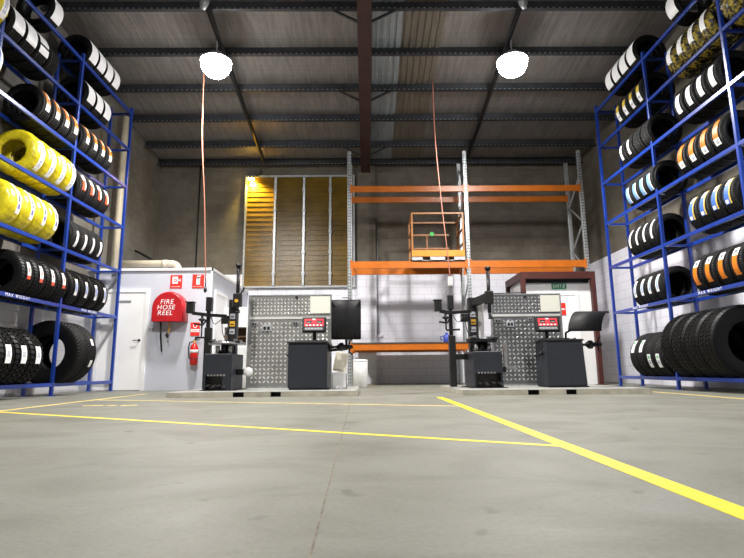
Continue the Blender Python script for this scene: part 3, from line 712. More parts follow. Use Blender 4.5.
def lbl(key, R, W, ctr, side):
    """label meshes per style, tyre size and angle; side -1 = left rack (faces +X), 1 = right rack (faces -X)"""
    k = (key, R, W, ctr, side)
    if k in LB: return LB[k]
    def A(lo, hi, m, *yy):
        k_ = 0.9 if key in ('mudred', 'mudblue', 'patch') else 1.15
        a0, a1 = ctr+lo*k_, ctr+hi*k_
        if side > 0: a0, a1 = 180-a0, 180-a1
        return (a0, a1, m)+tuple(yy)
    w = W*1.0 if key in ('mudred', 'mudblue') else W*0.8 if key == 'patch' else W*1.25 if key not in ('bigwhite', 'halfwhite', 'bluecrest', 'wrapblue', 'wrapblack') else W*1.1
    S = {
        'bigwhite': (-0.40*w, 0.36*w, [A(-32, 32, 'lbl_white')]),
        'halfwhite': (-0.36*w, 0.36*w, [A(-6, 30, 'lbl_white'), A(-30, -12, 'lbl_white')]),
        'white': (-0.14*w, 0.16*w, [A(-24, 24, 'lbl_white')]),
        'slimwhite': (-0.09*w, 0.10*w, [A(-22, 22, 'lbl_white')]),
        'curvewhite': (-0.12*w, 0.06*w, [A(-28, 28, 'lbl_white')]),
        'orange': (-0.15*w, 0.15*w, [A(-10, 28, 'lbl_orange'), A(-27, -10, 'lbl_white'), A(6, 26, 'lbl_white', 0.06*w, 0.15*w), A(-2, 5, 'lbl_black', -0.03*w, 0.06*w)]),
        'orangelow': (-0.16*w, 0.16*w, [A(-30, 12, 'lbl_orange'), A(12, 30, 'lbl_white'), A(18, 24, 'lbl_black', -0.06*w, 0.05*w), A(-25, 10, 'lbl_black', -0.16*w, -0.13*w)]),
        'orangetop': (-0.16*w, 0.16*w, [A(-14, 30, 'lbl_orange'), A(-30, -14, 'lbl_white'), A(-26, -18, 'lbl_grey', -0.08*w, 0.06*w), A(-10, 26, 'lbl_black', 0.04*w, 0.07*w)]),
        'redwhite': (-0.16*w, 0.16*w, [A(-20, 8, 'lbl_red'), A(8, 24, 'lbl_white'), A(-16, 6, 'lbl_white', 0.07*w, 0.16*w)]),
        'mudred': (-0.13*w, 0.13*w, [A(-8, 18, 'lbl_white'), A(-18, -8, 'lbl_red'), A(18, 28, 'lbl_grey'), A(2, 12, 'lbl_red', -0.05*w, 0.05*w)]),
        'mudblue': (-0.13*w, 0.13*w, [A(-12, 20, 'lbl_grey'), A(-22, -12, 'lbl_white'), A(20, 28, 'lbl_white'), A(-6, 14, 'lbl_blue', -0.05*w, 0.03*w)]),
        'yellowwhite': (-0.16*w, 0.16*w, [A(-24, 4, 'lbl_white'), A(4, 24, 'lbl_yellow'), A(-14, -8, 'lbl_grey', -0.1*w, 0.1*w)]),
        'sky': (-0.18*w, 0.18*w, [A(-24, 24, 'lbl_sky'), A(-24, 24, 'lbl_white', -0.18*w, -0.10*w)]),
        'blueyellow': (-0.18*w, 0.18*w, [A(-30, 14, 'lbl_blue'), A(14, 30, 'lbl_white'), A(-30, 30, 'lbl_yellow', -0.18*w, -0.10*w), A(-28, -20, 'lbl_white', -0.02*w, 0.15*w)]),
        'bluewhite': (-0.13*w, 0.13*w, [A(-24, 24, 'lbl_white'), A(-16, 16, 'lbl_sky', -0.08*w, 0.04*w)]),
        'greenwhite': (-0.15*w, 0.15*w, [A(-14, 14, 'lbl_white'), A(-6, 2, 'lbl_grey', -0.1*w, 0.1*w), A(5, 11, 'lbl_green', -0.09*w, 0.09*w)]),
        'patch': (-0.18*w, 0.12*w, [A(-7, 7, 'lbl_white')]),
        'knob': (-0.15*w, 0.15*w, [A(-14, 15, 'lbl_white'), A(-4, 5, 'lbl_grey', -0.09*w, 0.08*w)]),
        'wrapblue': (-0.08*w, 0.24*w, [A(-38, 30, 'lbl_white'), A(-28, 12, 'lbl_grey', -0.03*w, 0.17*w), A(-22, 6, 'lbl_violet', 0.0*w, 0.11*w), A(16, 25, 'lbl_violet', -0.02*w, 0.2*w)]),
        'wrapblack': (-0.0*w, 0.22*w, [A(-24, 44, 'lbl_white'), A(0, 14, 'lbl_black', 0.06*w, 0.15*w), A(26, 34, 'lbl_black', 0.05*w, 0.16*w), A(-14, -4, 'lbl_violet', 0.04*w, 0.17*w)]),
        'bluecrest': (-0.25*w, 0.25*w, [A(-40, 36, 'lbl_white'), A(-18, 14, 'lbl_blue', -0.14*w, 0.14*w), A(-6, 5, 'lbl_yellow', -0.06*w, 0.06*w)]),
    }[key]
    LB[k] = arc_label(R, S[0], S[1], S[2]); return LB[k]
ORD = ['first', 'second', 'third', 'fourth', 'fifth']
TIER = ['bottom tier', 'second tier', 'third tier', 'fourth tier', 'fifth tier', 'sixth tier', 'top tier']
BAY = ['far bay', 'middle bay', 'near bay']
def row(side, lv, bay, kind, ys, key, desc, ctr=10, skip=(), keys=None):
    s = -1 if side == 'left' else 1
    me, R, W = TM[kind]
    zc = LV[lv]+0.03+math.sqrt((R+0.001)**2-0.205**2)
    for i, y in enumerate(ys):
        yo = y
        o = bpy.data.objects.new('tyre', me); COL.objects.link(o); o.location = ((5.335 if kind == 'truck' else 5.395)*s, yo, zc)
        lk = keys[i] if keys else (None if i in skip else key)
        d = desc if lk else desc.split(' with')[0]
        pos = f'{ORD[i]} from far end, ' if len(ys) > 1 else ''
        o['label'] = f"{d}, {pos}{TIER[lv]}, {side} rack's {BAY[bay]}"
        o['category'] = 'tyre'; o['group'] = f"tyres on the {side} rack, {BAY[bay]}, {TIER[lv]}"
        if lk:
            for (kk, cc) in (lk if isinstance(lk, list) else [(lk, ctr)]):
                c = bpy.data.objects.new('tread_label', lbl(kk, R, W, cc+(random.uniform(-4, 4) if False else 0), s)); COL.objects.link(c); c.parent = o
def seq(far, step, n): return [far-step*k for k in range(n)]

# left rack
row('left', 6, 0, 'std', seq(9.78, 0.29, 4), 'bigwhite', 'black tyre with broad white label', 3)
row('left', 6, 1, 'std', [7.75], 'bigwhite', 'black tyre with broad white label', 0)
row('left', 5, 0, 'std', seq(9.53, 0.30, 3), 'bigwhite', 'black tyre with broad white label', 10)
row('left', 5, 1, 'std', [7.78, 7.49, 7.2, 6.91], 'bigwhite', 'black tyre with white label', 14, keys=[None, 'halfwhite', 'bigwhite', 'bigwhite'])
row('left', 5, 2, 'yellowbig', [6.51], 'wrapblue', 'yellow wrapped tyre with printed label', 8)
row('left', 4, 0, 'std5', seq(9.76, 0.28, 4), 'orange', 'black tyre with orange label', 14)
row('left', 4, 1, 'std', seq(8.53, 0.27, 4), 'orange', 'black tyre with orange label', 14)
row('left', 4, 2, 'yellowbig', [6.51], 'bluecrest', 'yellow wrapped tyre with blue crest label', 8)
row('left', 3, 0, 'std', seq(9.76, 0.275, 4), 'redwhite', 'black tyre with red label', 8)
row('left', 3, 1, 'yellow', seq(8.50, 0.29, 4), 'wrapblue', 'yellow wrapped tyre with printed label', -2)
row('left', 2, 0, 'std', seq(9.68, 0.27, 4), 'slimwhite', 'black tyre with slim white label', -10)
row('left', 2, 1, 'yellowbig', seq(8.12, 0.305, 4), 'wrapblack', 'yellow wrapped tyre with marked label', 4)
row('left', 1, 0, 'mud', seq(9.90, 0.33, 4), 'mudblue', 'black lugged tyre with grey-blue label', -2)
row('left', 1, 1, 'mud', seq(8.53, 0.30, 4), 'mudred', 'black lugged tyre with red-white label', 4)
row('left', 0, 0, 'truck', [9.19, 8.885], 'patch', 'big truck tyre with white patch', 0, keys=[[('patch', 20), ('patch', -20)], None])
row('left', 0, 1, 'knob', [7.93, 7.60, 7.27], 'knob', 'black knobbly tyre with white label', 4)
# right rack
row('right', 6, 0, 'std', seq(9.86, 0.30, 4), 'bigwhite', 'black tyre with broad white label', 2)
row('right', 6, 1, 'std', [7.62], 'bigwhite', 'black tyre with broad white label', 0)
row('right', 5, 0, 'std5', seq(9.60, 0.26, 4), 'yellowwhite', 'black tyre with yellow-white label', -10)
row('right', 5, 1, 'gold', seq(7.80, 0.29, 4), 'white', 'gold wrapped tyre with white label', 8)
row('right', 5, 2, 'gold', [6.45, 6.16], None, 'gold wrapped tyre', 0)
row('right', 4, 0, 'std', seq(9.62, 0.285, 4), 'slimwhite', 'black tyre with slim white label', -6, keys=['slimwhite', 'slimwhite', None, None])
row('right', 4, 1, 'std', seq(7.72, 0.275, 4), 'white', 'black tyre with bright white label', -4)
row('right', 3, 0, 'std5', seq(9.52, 0.25, 4), 'sky', 'black tyre with pale blue label', -10)
row('right', 3, 1, 'std', seq(7.82, 0.285, 4), 'orangetop', 'black tyre with orange label', 4)
row('right', 2, 0, 'std5', seq(9.62, 0.25, 4), 'curvewhite', 'black tyre with curved white label', 12)
row('right', 2, 1, 'std', seq(7.70, 0.27, 4), 'blueyellow', 'black tyre with blue-yellow label', 12)
row('right', 1, 0, 'std5', seq(9.60, 0.25, 4), 'bluewhite', 'black tyre with blue-white label', 8)
row('right', 1, 1, 'std', seq(7.78, 0.29, 4), 'orangelow', 'black tyre with orange label', 4)
row('right', 0, 0, 'suv', seq(9.72, 0.275, 4), 'greenwhite', 'black tyre with small label', 20, keys=[[('greenwhite', 24)], [('greenwhite', 24)], [('greenwhite', -14)], [('greenwhite', -14)]])
row('right', 0, 1, 'trucklug', [8.45, 8.11, 7.77, 7.43], None, 'big black lugged truck tyre', 0)

# ------------------------------------------------------------------ orange pallet rack against the back wall
RF, RR = 12.2, 13.03
UX = [-0.40, 2.47, 5.34]
t = thing('pallet_rack', 'tall orange and galvanised pallet rack against the back wall', 'rack', (2.47, 12.6, 0))
def upright(x, z0, z1):
    b = MB()
    zz = z0+0.15; k = 0
    while zz < z1-0.7:
        ya, yb = (RF+0.03, RR-0.03) if k % 2 == 0 else (RR-0.03, RF+0.03)
        b.bar((x, ya, zz), (x, yb, zz+0.6), 0.03, 0.03, 'galvdark'); zz += 0.6; k += 1
    up = b.build('upright_frame', t)
    for y in (RF, RR):
        p = MB().box(x-0.045, x+0.045, y-0.035, y+0.035, z0+0.008, z1, 'galv', bev=0.004)
        s = -1 if y == RF else 1
        n = int((z1-z0-0.1)/0.075)
        for j in range(n):
            z = z0+0.07+j*0.075
            for dx in (-0.02, 0.02):
                if y == RF: p.box(x+dx-0.009, x+dx+0.009, y-0.0365, y-0.034, z, z+0.035, 'hole')
        p.box(x-0.07, x+0.07, y-0.06, y+0.06, z0, z0+0.01, 'galv'); p.build('post', up)
upright(UX[0], 0, 5.75); upright(UX[1], 0, 5.75); upright(UX[2], 2.56, 5.75)
def rbeam(x0, x1, y, z0, z1):
    s = -1 if y == RF else 1
    b = MB().box(x0+0.045, x1-0.045, y-0.025, y+0.025, z0, z1, 'orange', bev=0.006)
    for x in (x0+0.048, x1-0.048): b.box(x-0.03, x+0.03, y-0.04, y-0.025, z0-0.03, z1+0.03, 'orange')
    b.build('beam', t)
for i in range(2):
    for y in (RF, RR):
        rbeam(UX[i], UX[i+1], y, 4.69, 4.84)
        rbeam(UX[i], UX[i+1], y, 2.77, 2.94)
for y in (RF, RR, 13.8): rbeam(UX[0], UX[1], y, 0.82, 0.97)
for x in UX[:2]: MB().box(x-0.045, x+0.045, 13.765, 13.835, 0, 0.97, 'galv').build('post', t)
MB().box(UX[0]+0.05, UX[1]-0.05, RF-0.04, 13.86, 0.972, 1.0, 'shelf').build('shelf_board', t, 'dark shelf board')
MB().box(UX[2]-0.08, UX[2]+0.08, RF-0.07, RF+0.07, 2.60, 2.64, 'orange').build('foot_plate', t, 'orange foot plate')

# forklift work cage on the rack
cx0, cx1, cy0, cy1, cz = 1.10, 2.38, 12.14, 12.98, 2.945
t = thing('work_cage', 'orange steel work cage standing on the pallet rack', 'cage', ((cx0+cx1)/2, 12.5, cz))
MB().box(cx0, cx1, cy0, cy1, cz+0.09, cz+0.115, 'cage').build('deck', t)
b = MB()
for xa, xb in ((cx0, cx0+0.26), (cx0+0.44, cx0+0.80), (cx1-0.26, cx1)):
    b.box(xa, xb, cy0, cy0+0.02, cz, cz+0.09, 'galv'); b.box(xa, xb, cy1-0.02, cy1, cz, cz+0.09, 'galv')
b.box(cx0, cx1, cy0, cy1, cz, cz+0.012, 'galvdark'); b.build('fork_pockets', t, 'bare steel fork pockets')
MB().box(cx0, cx1, cy0-0.012, cy0, cz+0.10, cz+0.25, 'cageyellow').build('kick_plate', t, 'bright orange kick plate')
for x, y in ((cx0, cy0), (cx1, cy0), (cx0, cy1), (cx1, cy1)):
    xx = x+(0.02 if x == cx0 else -0.02); yy = y+(0.02 if y == cy0 else -0.02)
    MB().box(xx-0.02, xx+0.02, yy-0.02, yy+0.02, cz+0.115, cz+1.2, 'cage').build('post', t)
b = MB().box(cx0+0.04, cx1-0.04, cy0, cy0+0.04, cz+1.16, cz+1.2, 'cage'); b.build('top_rail', t)
for z in (0.42, 0.78, 1.16):
    for x in (cx0, cx1-0.04): MB().box(x, x+0.04, cy0+0.04, cy1-0.04, cz+z, cz+z+0.035, 'cage').build('side_rail', t)
for z in (0.46, 0.82, 1.15): MB().box(cx0+0.04, cx1-0.04 if z > 1 else cx1-0.24, cy1-0.04, cy1, cz+z, cz+z+0.04, 'cage').build('rear_rail', t)
MB().box(cx0+0.45, cx0+0.49, cy1-0.045, cy1-0.005, cz+0.115, cz+0.82, 'cage').build('rear_post', t)
MB().box(cx0+0.27, cx0+0.29, cy1-0.03, cy1, cz+0.115, cz+0.2, 'cage').build('gate_latch', t)
b = MB(); b.lathe([(0, 0.06), (0.006, 0.06)], (cx0+0.60, cy1-0.045, cz+0.86), (0, -1, 0), 'greentag', 8); b.build('inspection_tag', t, 'round green tag')

# things on and under the bench
t = thing('jug', 'small blue plastic jug on the bench behind the right tyre changer', 'jug', (1.78, 12.3, 1.0))
MB().lathe([(0, 0.0), (0, 0.075), (0.02, 0.08), (0.13, 0.08), (0.18, 0.05), (0.2, 0.03)], (1.90, 12.32, 1.0), (0, 0, 1), 'blueplastic', 20).build('body', t)
MB().lathe([(0, 0.032), (0.03, 0.032), (0.03, 0)], (1.90, 12.32, 1.2), (0, 0, 1), 'blueplastic', 16).build('cap', t)
MB().tube([(1.82, 12.32, 1.05), (1.76, 12.32, 1.06), (1.75, 12.32, 1.13), (1.83, 12.32, 1.15)], 0.012, 'blueplastic', 8).build('handle', t)
t = thing('waste_bin', 'white round bin standing beside the left platform corner', 'bin', (-0.14, 11.3, 0))
MB().lathe([(0, 0.0), (0, 0.14), (0.01, 0.15), (0.56, 0.158), (0.58, 0.15), (0.595, 0.10), (0.60, 0.0)], (-0.14, 11.3, 0.0), (0, 0, 1), 'white', 32).build('body', t)
MB().lathe([(0.56, 0.159), (0.56, 0.166), (0.585, 0.163), (0.585, 0.15)], (-0.14, 11.3, 0.0), (0, 0, 1), 'doorwhite', 32, closed=True).build('rim', t)

# ------------------------------------------------------------------ maroon entry frame with exit door (right rear)
t = thing('entry_frame', 'maroon steel portal with dark canopy around the exit door', 'frame', (4.4, 11.6, 0))
EX0, EX1, EY = 3.57, 5.17, 11.6
for x, y, z0 in ((EX0, EY, 0), (EX1, EY, 0), (EX0, 12.85, 0)):
    b = MB().box(x-0.05, x+0.05, y-0.05, y+0.05, 0.01, 2.38, 'maroon', bev=0.004); b.box(x-0.09, x+0.09, y-0.09, y+0.09, 0, 0.012, 'maroon'); b.build('post', t)
MB().box(EX0-0.05, EX1+0.05, EY-0.05, EY+0.05, 2.38, 2.54, 'maroon', bev=0.004).build('lintel', t)
MB().box(EX0-0.05, EX0+0.05, EY+0.05, 12.9, 2.38, 2.54, 'maroon').build('side_beam', t)
MB().box(EX1-0.05, EX1+0.05, EY+0.05, 12.9, 2.38, 2.54, 'maroon').build('side_beam', t)
MB().box(EX0+0.05, EX1-0.05, EY+0.05, 13.2, 2.40, 2.53, 'black').build('canopy_panel', t, 'dark canopy underside')
MB().box(EX0+0.05, EX1-0.05, 11.69, 11.735, 2.305, 2.385, 'black').build('canopy_fascia', t, 'black canopy fascia')
b = MB().box(EX0+0.055, EX1+0.05, 11.74, 11.84, 0, 2.40, 'white'); b.box(EX0+0.06, EX0+0.12, 11.84, 12.79, 0, 2.40, 'white'); struct(b.build('wall_entry'))
d3 = door('door_3', 'white exit door under the maroon portal', 3.98, 4.79, 11.74, 2.02, 4.71)
MB().box(4.42, 4.55, 11.705, 11.717, 1.56, 1.84, 'redsign').build('notice', d3, 'small red notice')
MB().box(4.44, 4.53, 11.702, 11.705, 1.68, 1.71, 'signwhite').build('notice_print', d3)
t = thing('exit_sign', 'green exit sign above the white exit door', 'sign', (4.43, 11.74, 2.17))
MB().box(4.27, 4.60, 11.70, 11.739, 2.165, 2.29, 'green', bev=0.003).build('housing', t)
text('lettering', 'EXIT', 0.10, 'signwhite', (4.39, 11.698, 2.228), '-y', t)
b = MB(); xx = 4.54; yy = 11.6975
b.lathe([(0, 0.011), (0.002, 0.011)], (xx+0.008, yy+0.002, 2.27), (0, -1, 0), 'signwhite', 10)
for p, q in (((xx, 2.255), (xx-0.012, 2.215)), ((xx-0.012, 2.215), (xx+0.012, 2.2)), ((xx+0.012, 2.2), (xx+0.005, 2.175)), ((xx-0.012, 2.215), (xx-0.03, 2.185)), ((xx, 2.25), (xx+0.03, 2.235)), ((xx, 2.25), (xx-0.03, 2.24))):
    b.bar((p[0], yy+0.001, p[1]), (q[0], yy+0.001, q[1]), 0.009, 0.009, 'signwhite')
b.build('running_figure', t, 'white running figure symbol')

# ------------------------------------------------------------------ platforms
PZ = 0.075
def platform(x0, x1, y0, y1, lab):
    t = thing('steel_platform', lab, 'platform', ((x0+x1)/2, (y0+y1)/2, 0), 'steel service platforms')
    MB().box(x0, x1, y0, y1, PZ-0.006, PZ, 'platform').build('deck', t)
    xm = (x0+x1)/2
    pk = [(xm-0.42, xm-0.26), (xm+0.13, xm+0.28)]
    for ya, yb, nm in ((y0, y0+0.02, 'front'), (y1-0.02, y1, 'rear')):
        b = MB(); xs = x0
        for a, c in pk: b.box(xs, a, ya, yb, 0.0, PZ-0.006, 'plat_edge'); xs = c
        b.box(xs, x1, ya, yb, 0.0, PZ-0.006, 'plat_edge'); 
        b.build('edge_channel', t)
    b = MB()
    for a, c in pk:
        for q in (a, c): b.box(q-0.003, q+0.003, y0+0.02, y1-0.02, 0.0, PZ-0.006, 'hole')
        b.box(a, c, y0+0.10, y0+0.104, 0.0, PZ-0.006, 'hole')
    b.build('fork_pockets', t, 'black fork pockets')
    for x in (x0, x1-0.02): MB().box(x, x+0.02, y0+0.02, y1-0.02, 0.0, PZ-0.006, 'plat_edge').build('side_channel', t)
    return t
platform(-2.93, -0.15, 7.73, 9.75, 'low steel platform under the left machines')
platform(1.36, 4.09, 7.55, 9.75, 'low steel platform under the right machines')

# ------------------------------------------------------------------ diamond plate screens
def screen(x0, x1, y, z1, zband, lab, dark):
    t = thing('tread_plate_screen', lab, 'screen', ((x0+x1)/2, y, PZ), 'tread plate screens')
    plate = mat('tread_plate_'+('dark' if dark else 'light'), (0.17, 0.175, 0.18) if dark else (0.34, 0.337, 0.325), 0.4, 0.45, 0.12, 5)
    loz = mat('tread_lozenge_'+('dark' if dark else 'light'), (0.62, 0.63, 0.64) if dark else (0.88, 0.88, 0.86), 0.3, 0.45, 0.1, 5)  # same sheet as the plate; highlights put into the paler colour
    def panel(za, zb, nm, step):
        b = MB().box(x0+0.03, x1-0.03, y-0.003, y+0.003, za, zb, plate)
        mi = b.mi(loz); nx = int((x1-x0-0.1)/step); nz = int((zb-za-0.04)/step)
        for i in range(nx):
            for j in range(nz):
                cx = x0+0.03+((x1-x0-0.06)-nx*step)/2+step*(i+0.5); cz_ = za+((zb-za)-nz*step)/2+step*(j+0.5)
                a = PI/4 if (i+j) % 2 else -PI/4
                u = Vector((math.cos(a), 0, math.sin(a))); w = Vector((-math.sin(a), 0, math.cos(a)))
                c = Vector((cx, y-0.003, cz_)); l, h = step*0.44, step*0.21
                ring = [b.bm.verts.new(c+u*l), b.bm.verts.new(c+w*h), b.bm.verts.new(c-u*l), b.bm.verts.new(c-w*h)]
                top = [b.bm.verts.new(c+u*l*0.5+Vector((0, -0.006, 0))), b.bm.verts.new(c-u*l*0.5+Vector((0, -0.006, 0)))]
                b.face([ring[0], ring[1], top[0]], mi); b.face([ring[1], top[1], top[0]], mi); b.face([ring[1], ring[2], top[1]], mi)
                b.face([ring[2], ring[3], top[1]], mi); b.face([ring[3], top[0], top[1]], mi); b.face([ring[3], ring[0], top[0]], mi)
        b.build(nm, t)
    panel(PZ+0.03, zband-0.02, 'lower_panel', 0.074); panel(zband+0.02, z1-0.02, 'upper_panel', 0.062)
    for x in (x0, x1-0.03): MB().box(x, x+0.03, y-0.02, y+0.02, PZ, z1, 'galv').build('side_post', t)
    MB().box(x0+0.03, x1-0.03, y-0.02, y+0.012, zband-0.02, zband+0.02, 'seam').build('folded_seam', t, 'folded seam with its shine painted pale')
    MB().box(x0+0.03, x1-0.03, y-0.015, y+0.012, z1-0.02, z1, 'galv').build('top_edge', t)
    MB().box(x0+0.03, x1-0.03, y-0.015, y+0.012, PZ, PZ+0.03, 'galv').build('bottom_edge', t)
    MB().box(x0-0.02, x0+0.05, y+0.02, y+0.35, PZ, PZ+0.04, 'galv').build('foot', t); MB().box(x1-0.05, x1+0.02, y+0.02, y+0.35, PZ, PZ+0.04, 'galv').build('foot', t)
    def sock(x, z, w, h, m='grey', nm='socket'):
        b = MB().box(x-w/2, x+w/2, y-0.035, y-0.009, z-h/2, z+h/2, m, bev=0.004)
        b.box(x-w*0.32, x-w*0.05, y-0.038, y-0.035, z-h*0.3, z+h*0.25, 'black'); b.box(x+w*0.08, x+w*0.34, y-0.038, y-0.035, z-h*0.3, z+h*0.25, 'black'); b.build(nm, t)
    return t, sock
SY = 9.35
t, sock = screen(-2.14, -0.63, SY, 1.735, 1.31, 'bright tread plate screen behind the left balancer', False)
sock(-1.80, 1.13, 0.17, 0.11, 'greysticker'); sock(-1.28, 1.21, 0.10, 0.07); sock(-2.02, 1.20, 0.10, 0.07)
b = MB().lathe([(0, 0.025), (0.02, 0.025)], (-1.27, SY-0.01, 1.68), (0, -1, 0), 'black', 14); b.build('knob', t)
sheet = MB().box(-1.02, -0.66, SY-0.03, SY-0.0225, 1.39, 1.70, 'paper').build('paper_sheet', origin=(-0.84, SY-0.03, 1.39)); tag(sheet, 'cream paper notice on the left tread plate screen', 'paper')
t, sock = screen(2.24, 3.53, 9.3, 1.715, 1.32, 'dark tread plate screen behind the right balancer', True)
sock(2.58, 1.16, 0.14, 0.10, 'greysticker'); sock(2.95, 1.24, 0.09, 0.06); sock(2.36, 1.22, 0.12, 0.07)
MB().lathe([(0, 0.022), (0.02, 0.022)], (2.88, 9.29, 1.65), (0, -1, 0), 'black', 14).build('knob', t)
sheet = MB().box(3.15, 3.50, 9.27, 9.2775, 1.38, 1.68, 'paper').build('paper_sheet', origin=(3.32, 9.27, 1.38)); tag(sheet, 'cream paper notice on the right tread plate screen', 'paper')

# ------------------------------------------------------------------ wheel balancers
def balancer(x0, x1, y0, y1, lab, disp_x, disp_z, hood_pose, top_in):
    t = thing('wheel_balancer', lab, 'wheel balancer', ((x0+x1)/2, (y0+y1)/2, PZ), 'wheel balancers')
    zt = 0.83
    b = MB(); mi = b.mi('charcoal')
    lo = [(x0, y0), (x1, y0), (x1, y1), (x0, y1)]; hi = [(x0+top_in, y0+0.02), (x1-top_in, y0+0.02), (x1-top_in, y1), (x0+top_in, y1)]
    A = [b.bm.verts.new((x, y, PZ+0.02)) for x, y in lo]; B = [b.bm.verts.new((x, y, zt-0.03)) for x, y in hi]
    for i in range(4): b.face([A[i], A[(i+1) % 4], B[(i+1) % 4], B[i]], mi)
    b.face(list(reversed(A)), mi); b.face(B, mi)
    bmesh.ops.bevel(b.bm, geom=list(b.bm.edges), offset=0.01, segments=2, affect='EDGES')
    b.build('cabinet', t)
    MB().box(x0+0.02, x1+0.03, y0+0.03, y1-0.02, PZ, PZ+0.02, 'black').build('base_plate', t)
    b = MB().box(x0+top_in-0.02, x1-top_in+0.01, y0-0.005, y1+0.01, zt-0.03, zt, 'black', bev=0.008)
    b.box(x0+top_in+0.05, x1-top_in-0.05, y1-0.2, y1, zt, zt+0.04, 'black', bev=0.01)
    for k in range(4): b.box(x0+0.1+k*0.11, x0+0.19+k*0.11, y0+0.08, y0+0.28, zt, zt+0.006, 'blackmetal')
    b.build('weight_tray', t, 'black weight tray top')
    for k in range(3):
        b = MB(); xs = x0+0.004; b.tube([(xs, y0+0.2+k*0.14, 0.62-k*0.02), (xs-0.05, y0+0.2+k*0.14, 0.62-k*0.02)], 0.02, 'blackmetal', 10); b.build('cone_peg', t)
    # display
    yd = y0+0.36
    MB().tube([(disp_x, yd+0.08, zt), (disp_x, yd+0.06, disp_z-0.06)], 0.03, 'black', 12).build('display_stalk', t)
    xf = Matrix.Translation((disp_x, yd, disp_z)) @ Matrix.Rotation(math.radians(-14), 4, 'X')
    b = MB().box(-0.20, 0.20, -0.02, 0.07, -0.125, 0.13, 'black', xf, 0.015); dsp = b.build('display_unit', t)
    b = MB().box(-0.16, 0.16, -0.024, -0.019, -0.035, 0.095, 'display', xf)
    b.box(-0.15, 0.15, -0.0235, -0.019, -0.10, -0.055, 'grey', xf); b.build('screen_panel', dsp, 'red lit panel')
    b = MB()
    for k in range(2):
        b.box(-0.13+k*0.17, -0.04+k*0.17, -0.026, -0.024, 0.015, 0.065, 'black', xf)
        b.box(-0.115+k*0.17, -0.055+k*0.17, -0.0275, -0.026, 0.03, 0.036, 'signwhite', xf)
    b.box(-0.03, 0.02, -0.026, -0.024, 0.075, 0.098, 'signwhite', xf)
    for k in range(5): b.box(-0.14+k*0.06, -0.105+k*0.06, -0.0265, -0.0235, -0.028, -0.006, 'signwhite', xf)
    for k in range(6): b.box(-0.15+k*0.052, -0.12+k*0.052, -0.0265, -0.0235, -0.09, -0.066, 'greysticker', xf)
    b.build('buttons', dsp)
    # shaft with wing nut
    zs, ys = 0.75, y0+0.30
    b = MB(); b.tube([(x1-top_in-0.01, ys, zs), (x1+0.40, ys, zs)], 0.022, 'blackmetal', 14)
    b.lathe([(0, 0.05), (0.06, 0.05)], (x1-top_in, ys, zs), (1, 0, 0), 'black', 18); b.lathe([(0, 0.03), (0.05, 0.07), (0.10, 0.07), (0.11, 0.04), (0.2, 0.035)], (x1+0.14, ys, zs), (1, 0, 0), 'black', 18); b.build('shaft', t)
    b = MB()
    for s in (-1, 1):
        b.tube([(x1+0.34, ys, zs+s*0.02), (x1+0.345, ys, zs+s*0.09), (x1+0.39, ys, zs+s*0.13)], 0.014, 'blackmetal', 8)
    b.lathe([(0, 0.035), (0.07, 0.035)], (x1+0.32, ys, zs), (1, 0, 0), 'blackmetal', 14); b.build('wing_nut', t)
    hood_pose(t)
    return t
def hood_sheet(t, xf, width, prof, th=0.012, ribs=True):
    b = MB(); n = len(prof); mi = b.mi('guard')
    P = [Vector((0, a, c)) for a, c in prof]
    nr = []
    for i in range(n):
        d = (P[min(n-1, i+1)]-P[max(0, i-1)]).normalized(); nr.append(Vector((0, -d.z, d.y)))
    outer = [[b.bm.verts.new(xf @ Vector((x, P[i].y, P[i].z))) for x in (-width/2, width/2)] for i in range(n)]
    inner = [[b.bm.verts.new(xf @ Vector((x, P[i].y-nr[i].y*th, P[i].z-nr[i].z*th))) for x in (-width/2, width/2)] for i in range(n)]
    for i in range(n-1):
        b.face([outer[i][0], outer[i][1], outer[i+1][1], outer[i+1][0]], mi, True); b.face([inner[i][0], inner[i+1][0], inner[i+1][1], inner[i][1]], mi, True)
        for k in (0, 1): b.face([outer[i][k], outer[i+1][k], inner[i+1][k], inner[i][k]], mi)
    for i in (0, n-1): b.face([outer[i][0], outer[i][1], inner[i][1], inner[i][0]], mi)
    return b.build('wheel_guard', t, 'black curved wheel guard')
def hood_left(t):
    prof = [(0.0, 0.0)]+[(-0.02-0.02*math.sin(PI*k/8), 0.06+0.46*k/8) for k in range(9)]+[(0.02, 0.62), (0.09, 0.665), (0.2, 0.675)]
    xf = Matrix.Translation((-0.335, 8.42, 0.86))
    hd = hood_sheet(t, xf, 0.47, prof)
    b = MB()
    for k in range(6): b.box(-0.335-0.18+k*0.07, -0.335-0.172+k*0.07, 8.392, 8.412, 0.90, 1.08, 'blackmetal')
    for s in (-0.235, 0.235): b.box(-0.335+s-0.006, -0.335+s+0.006, 8.40, 8.62, 0.88, 1.50, 'black')
    b.build('ribs', hd)
    MB().box(-0.40, -0.27, 8.40, 8.44, 1.537, 1.549, 'steel').build('grip', hd, 'pale grip')
    b = MB(); b.tube([(-0.66, 8.7, 0.70), (-0.34, 8.7, 0.72), (-0.34, 8.63, 0.9)], 0.025, 'black', 12); b.build('guard_arm', t)
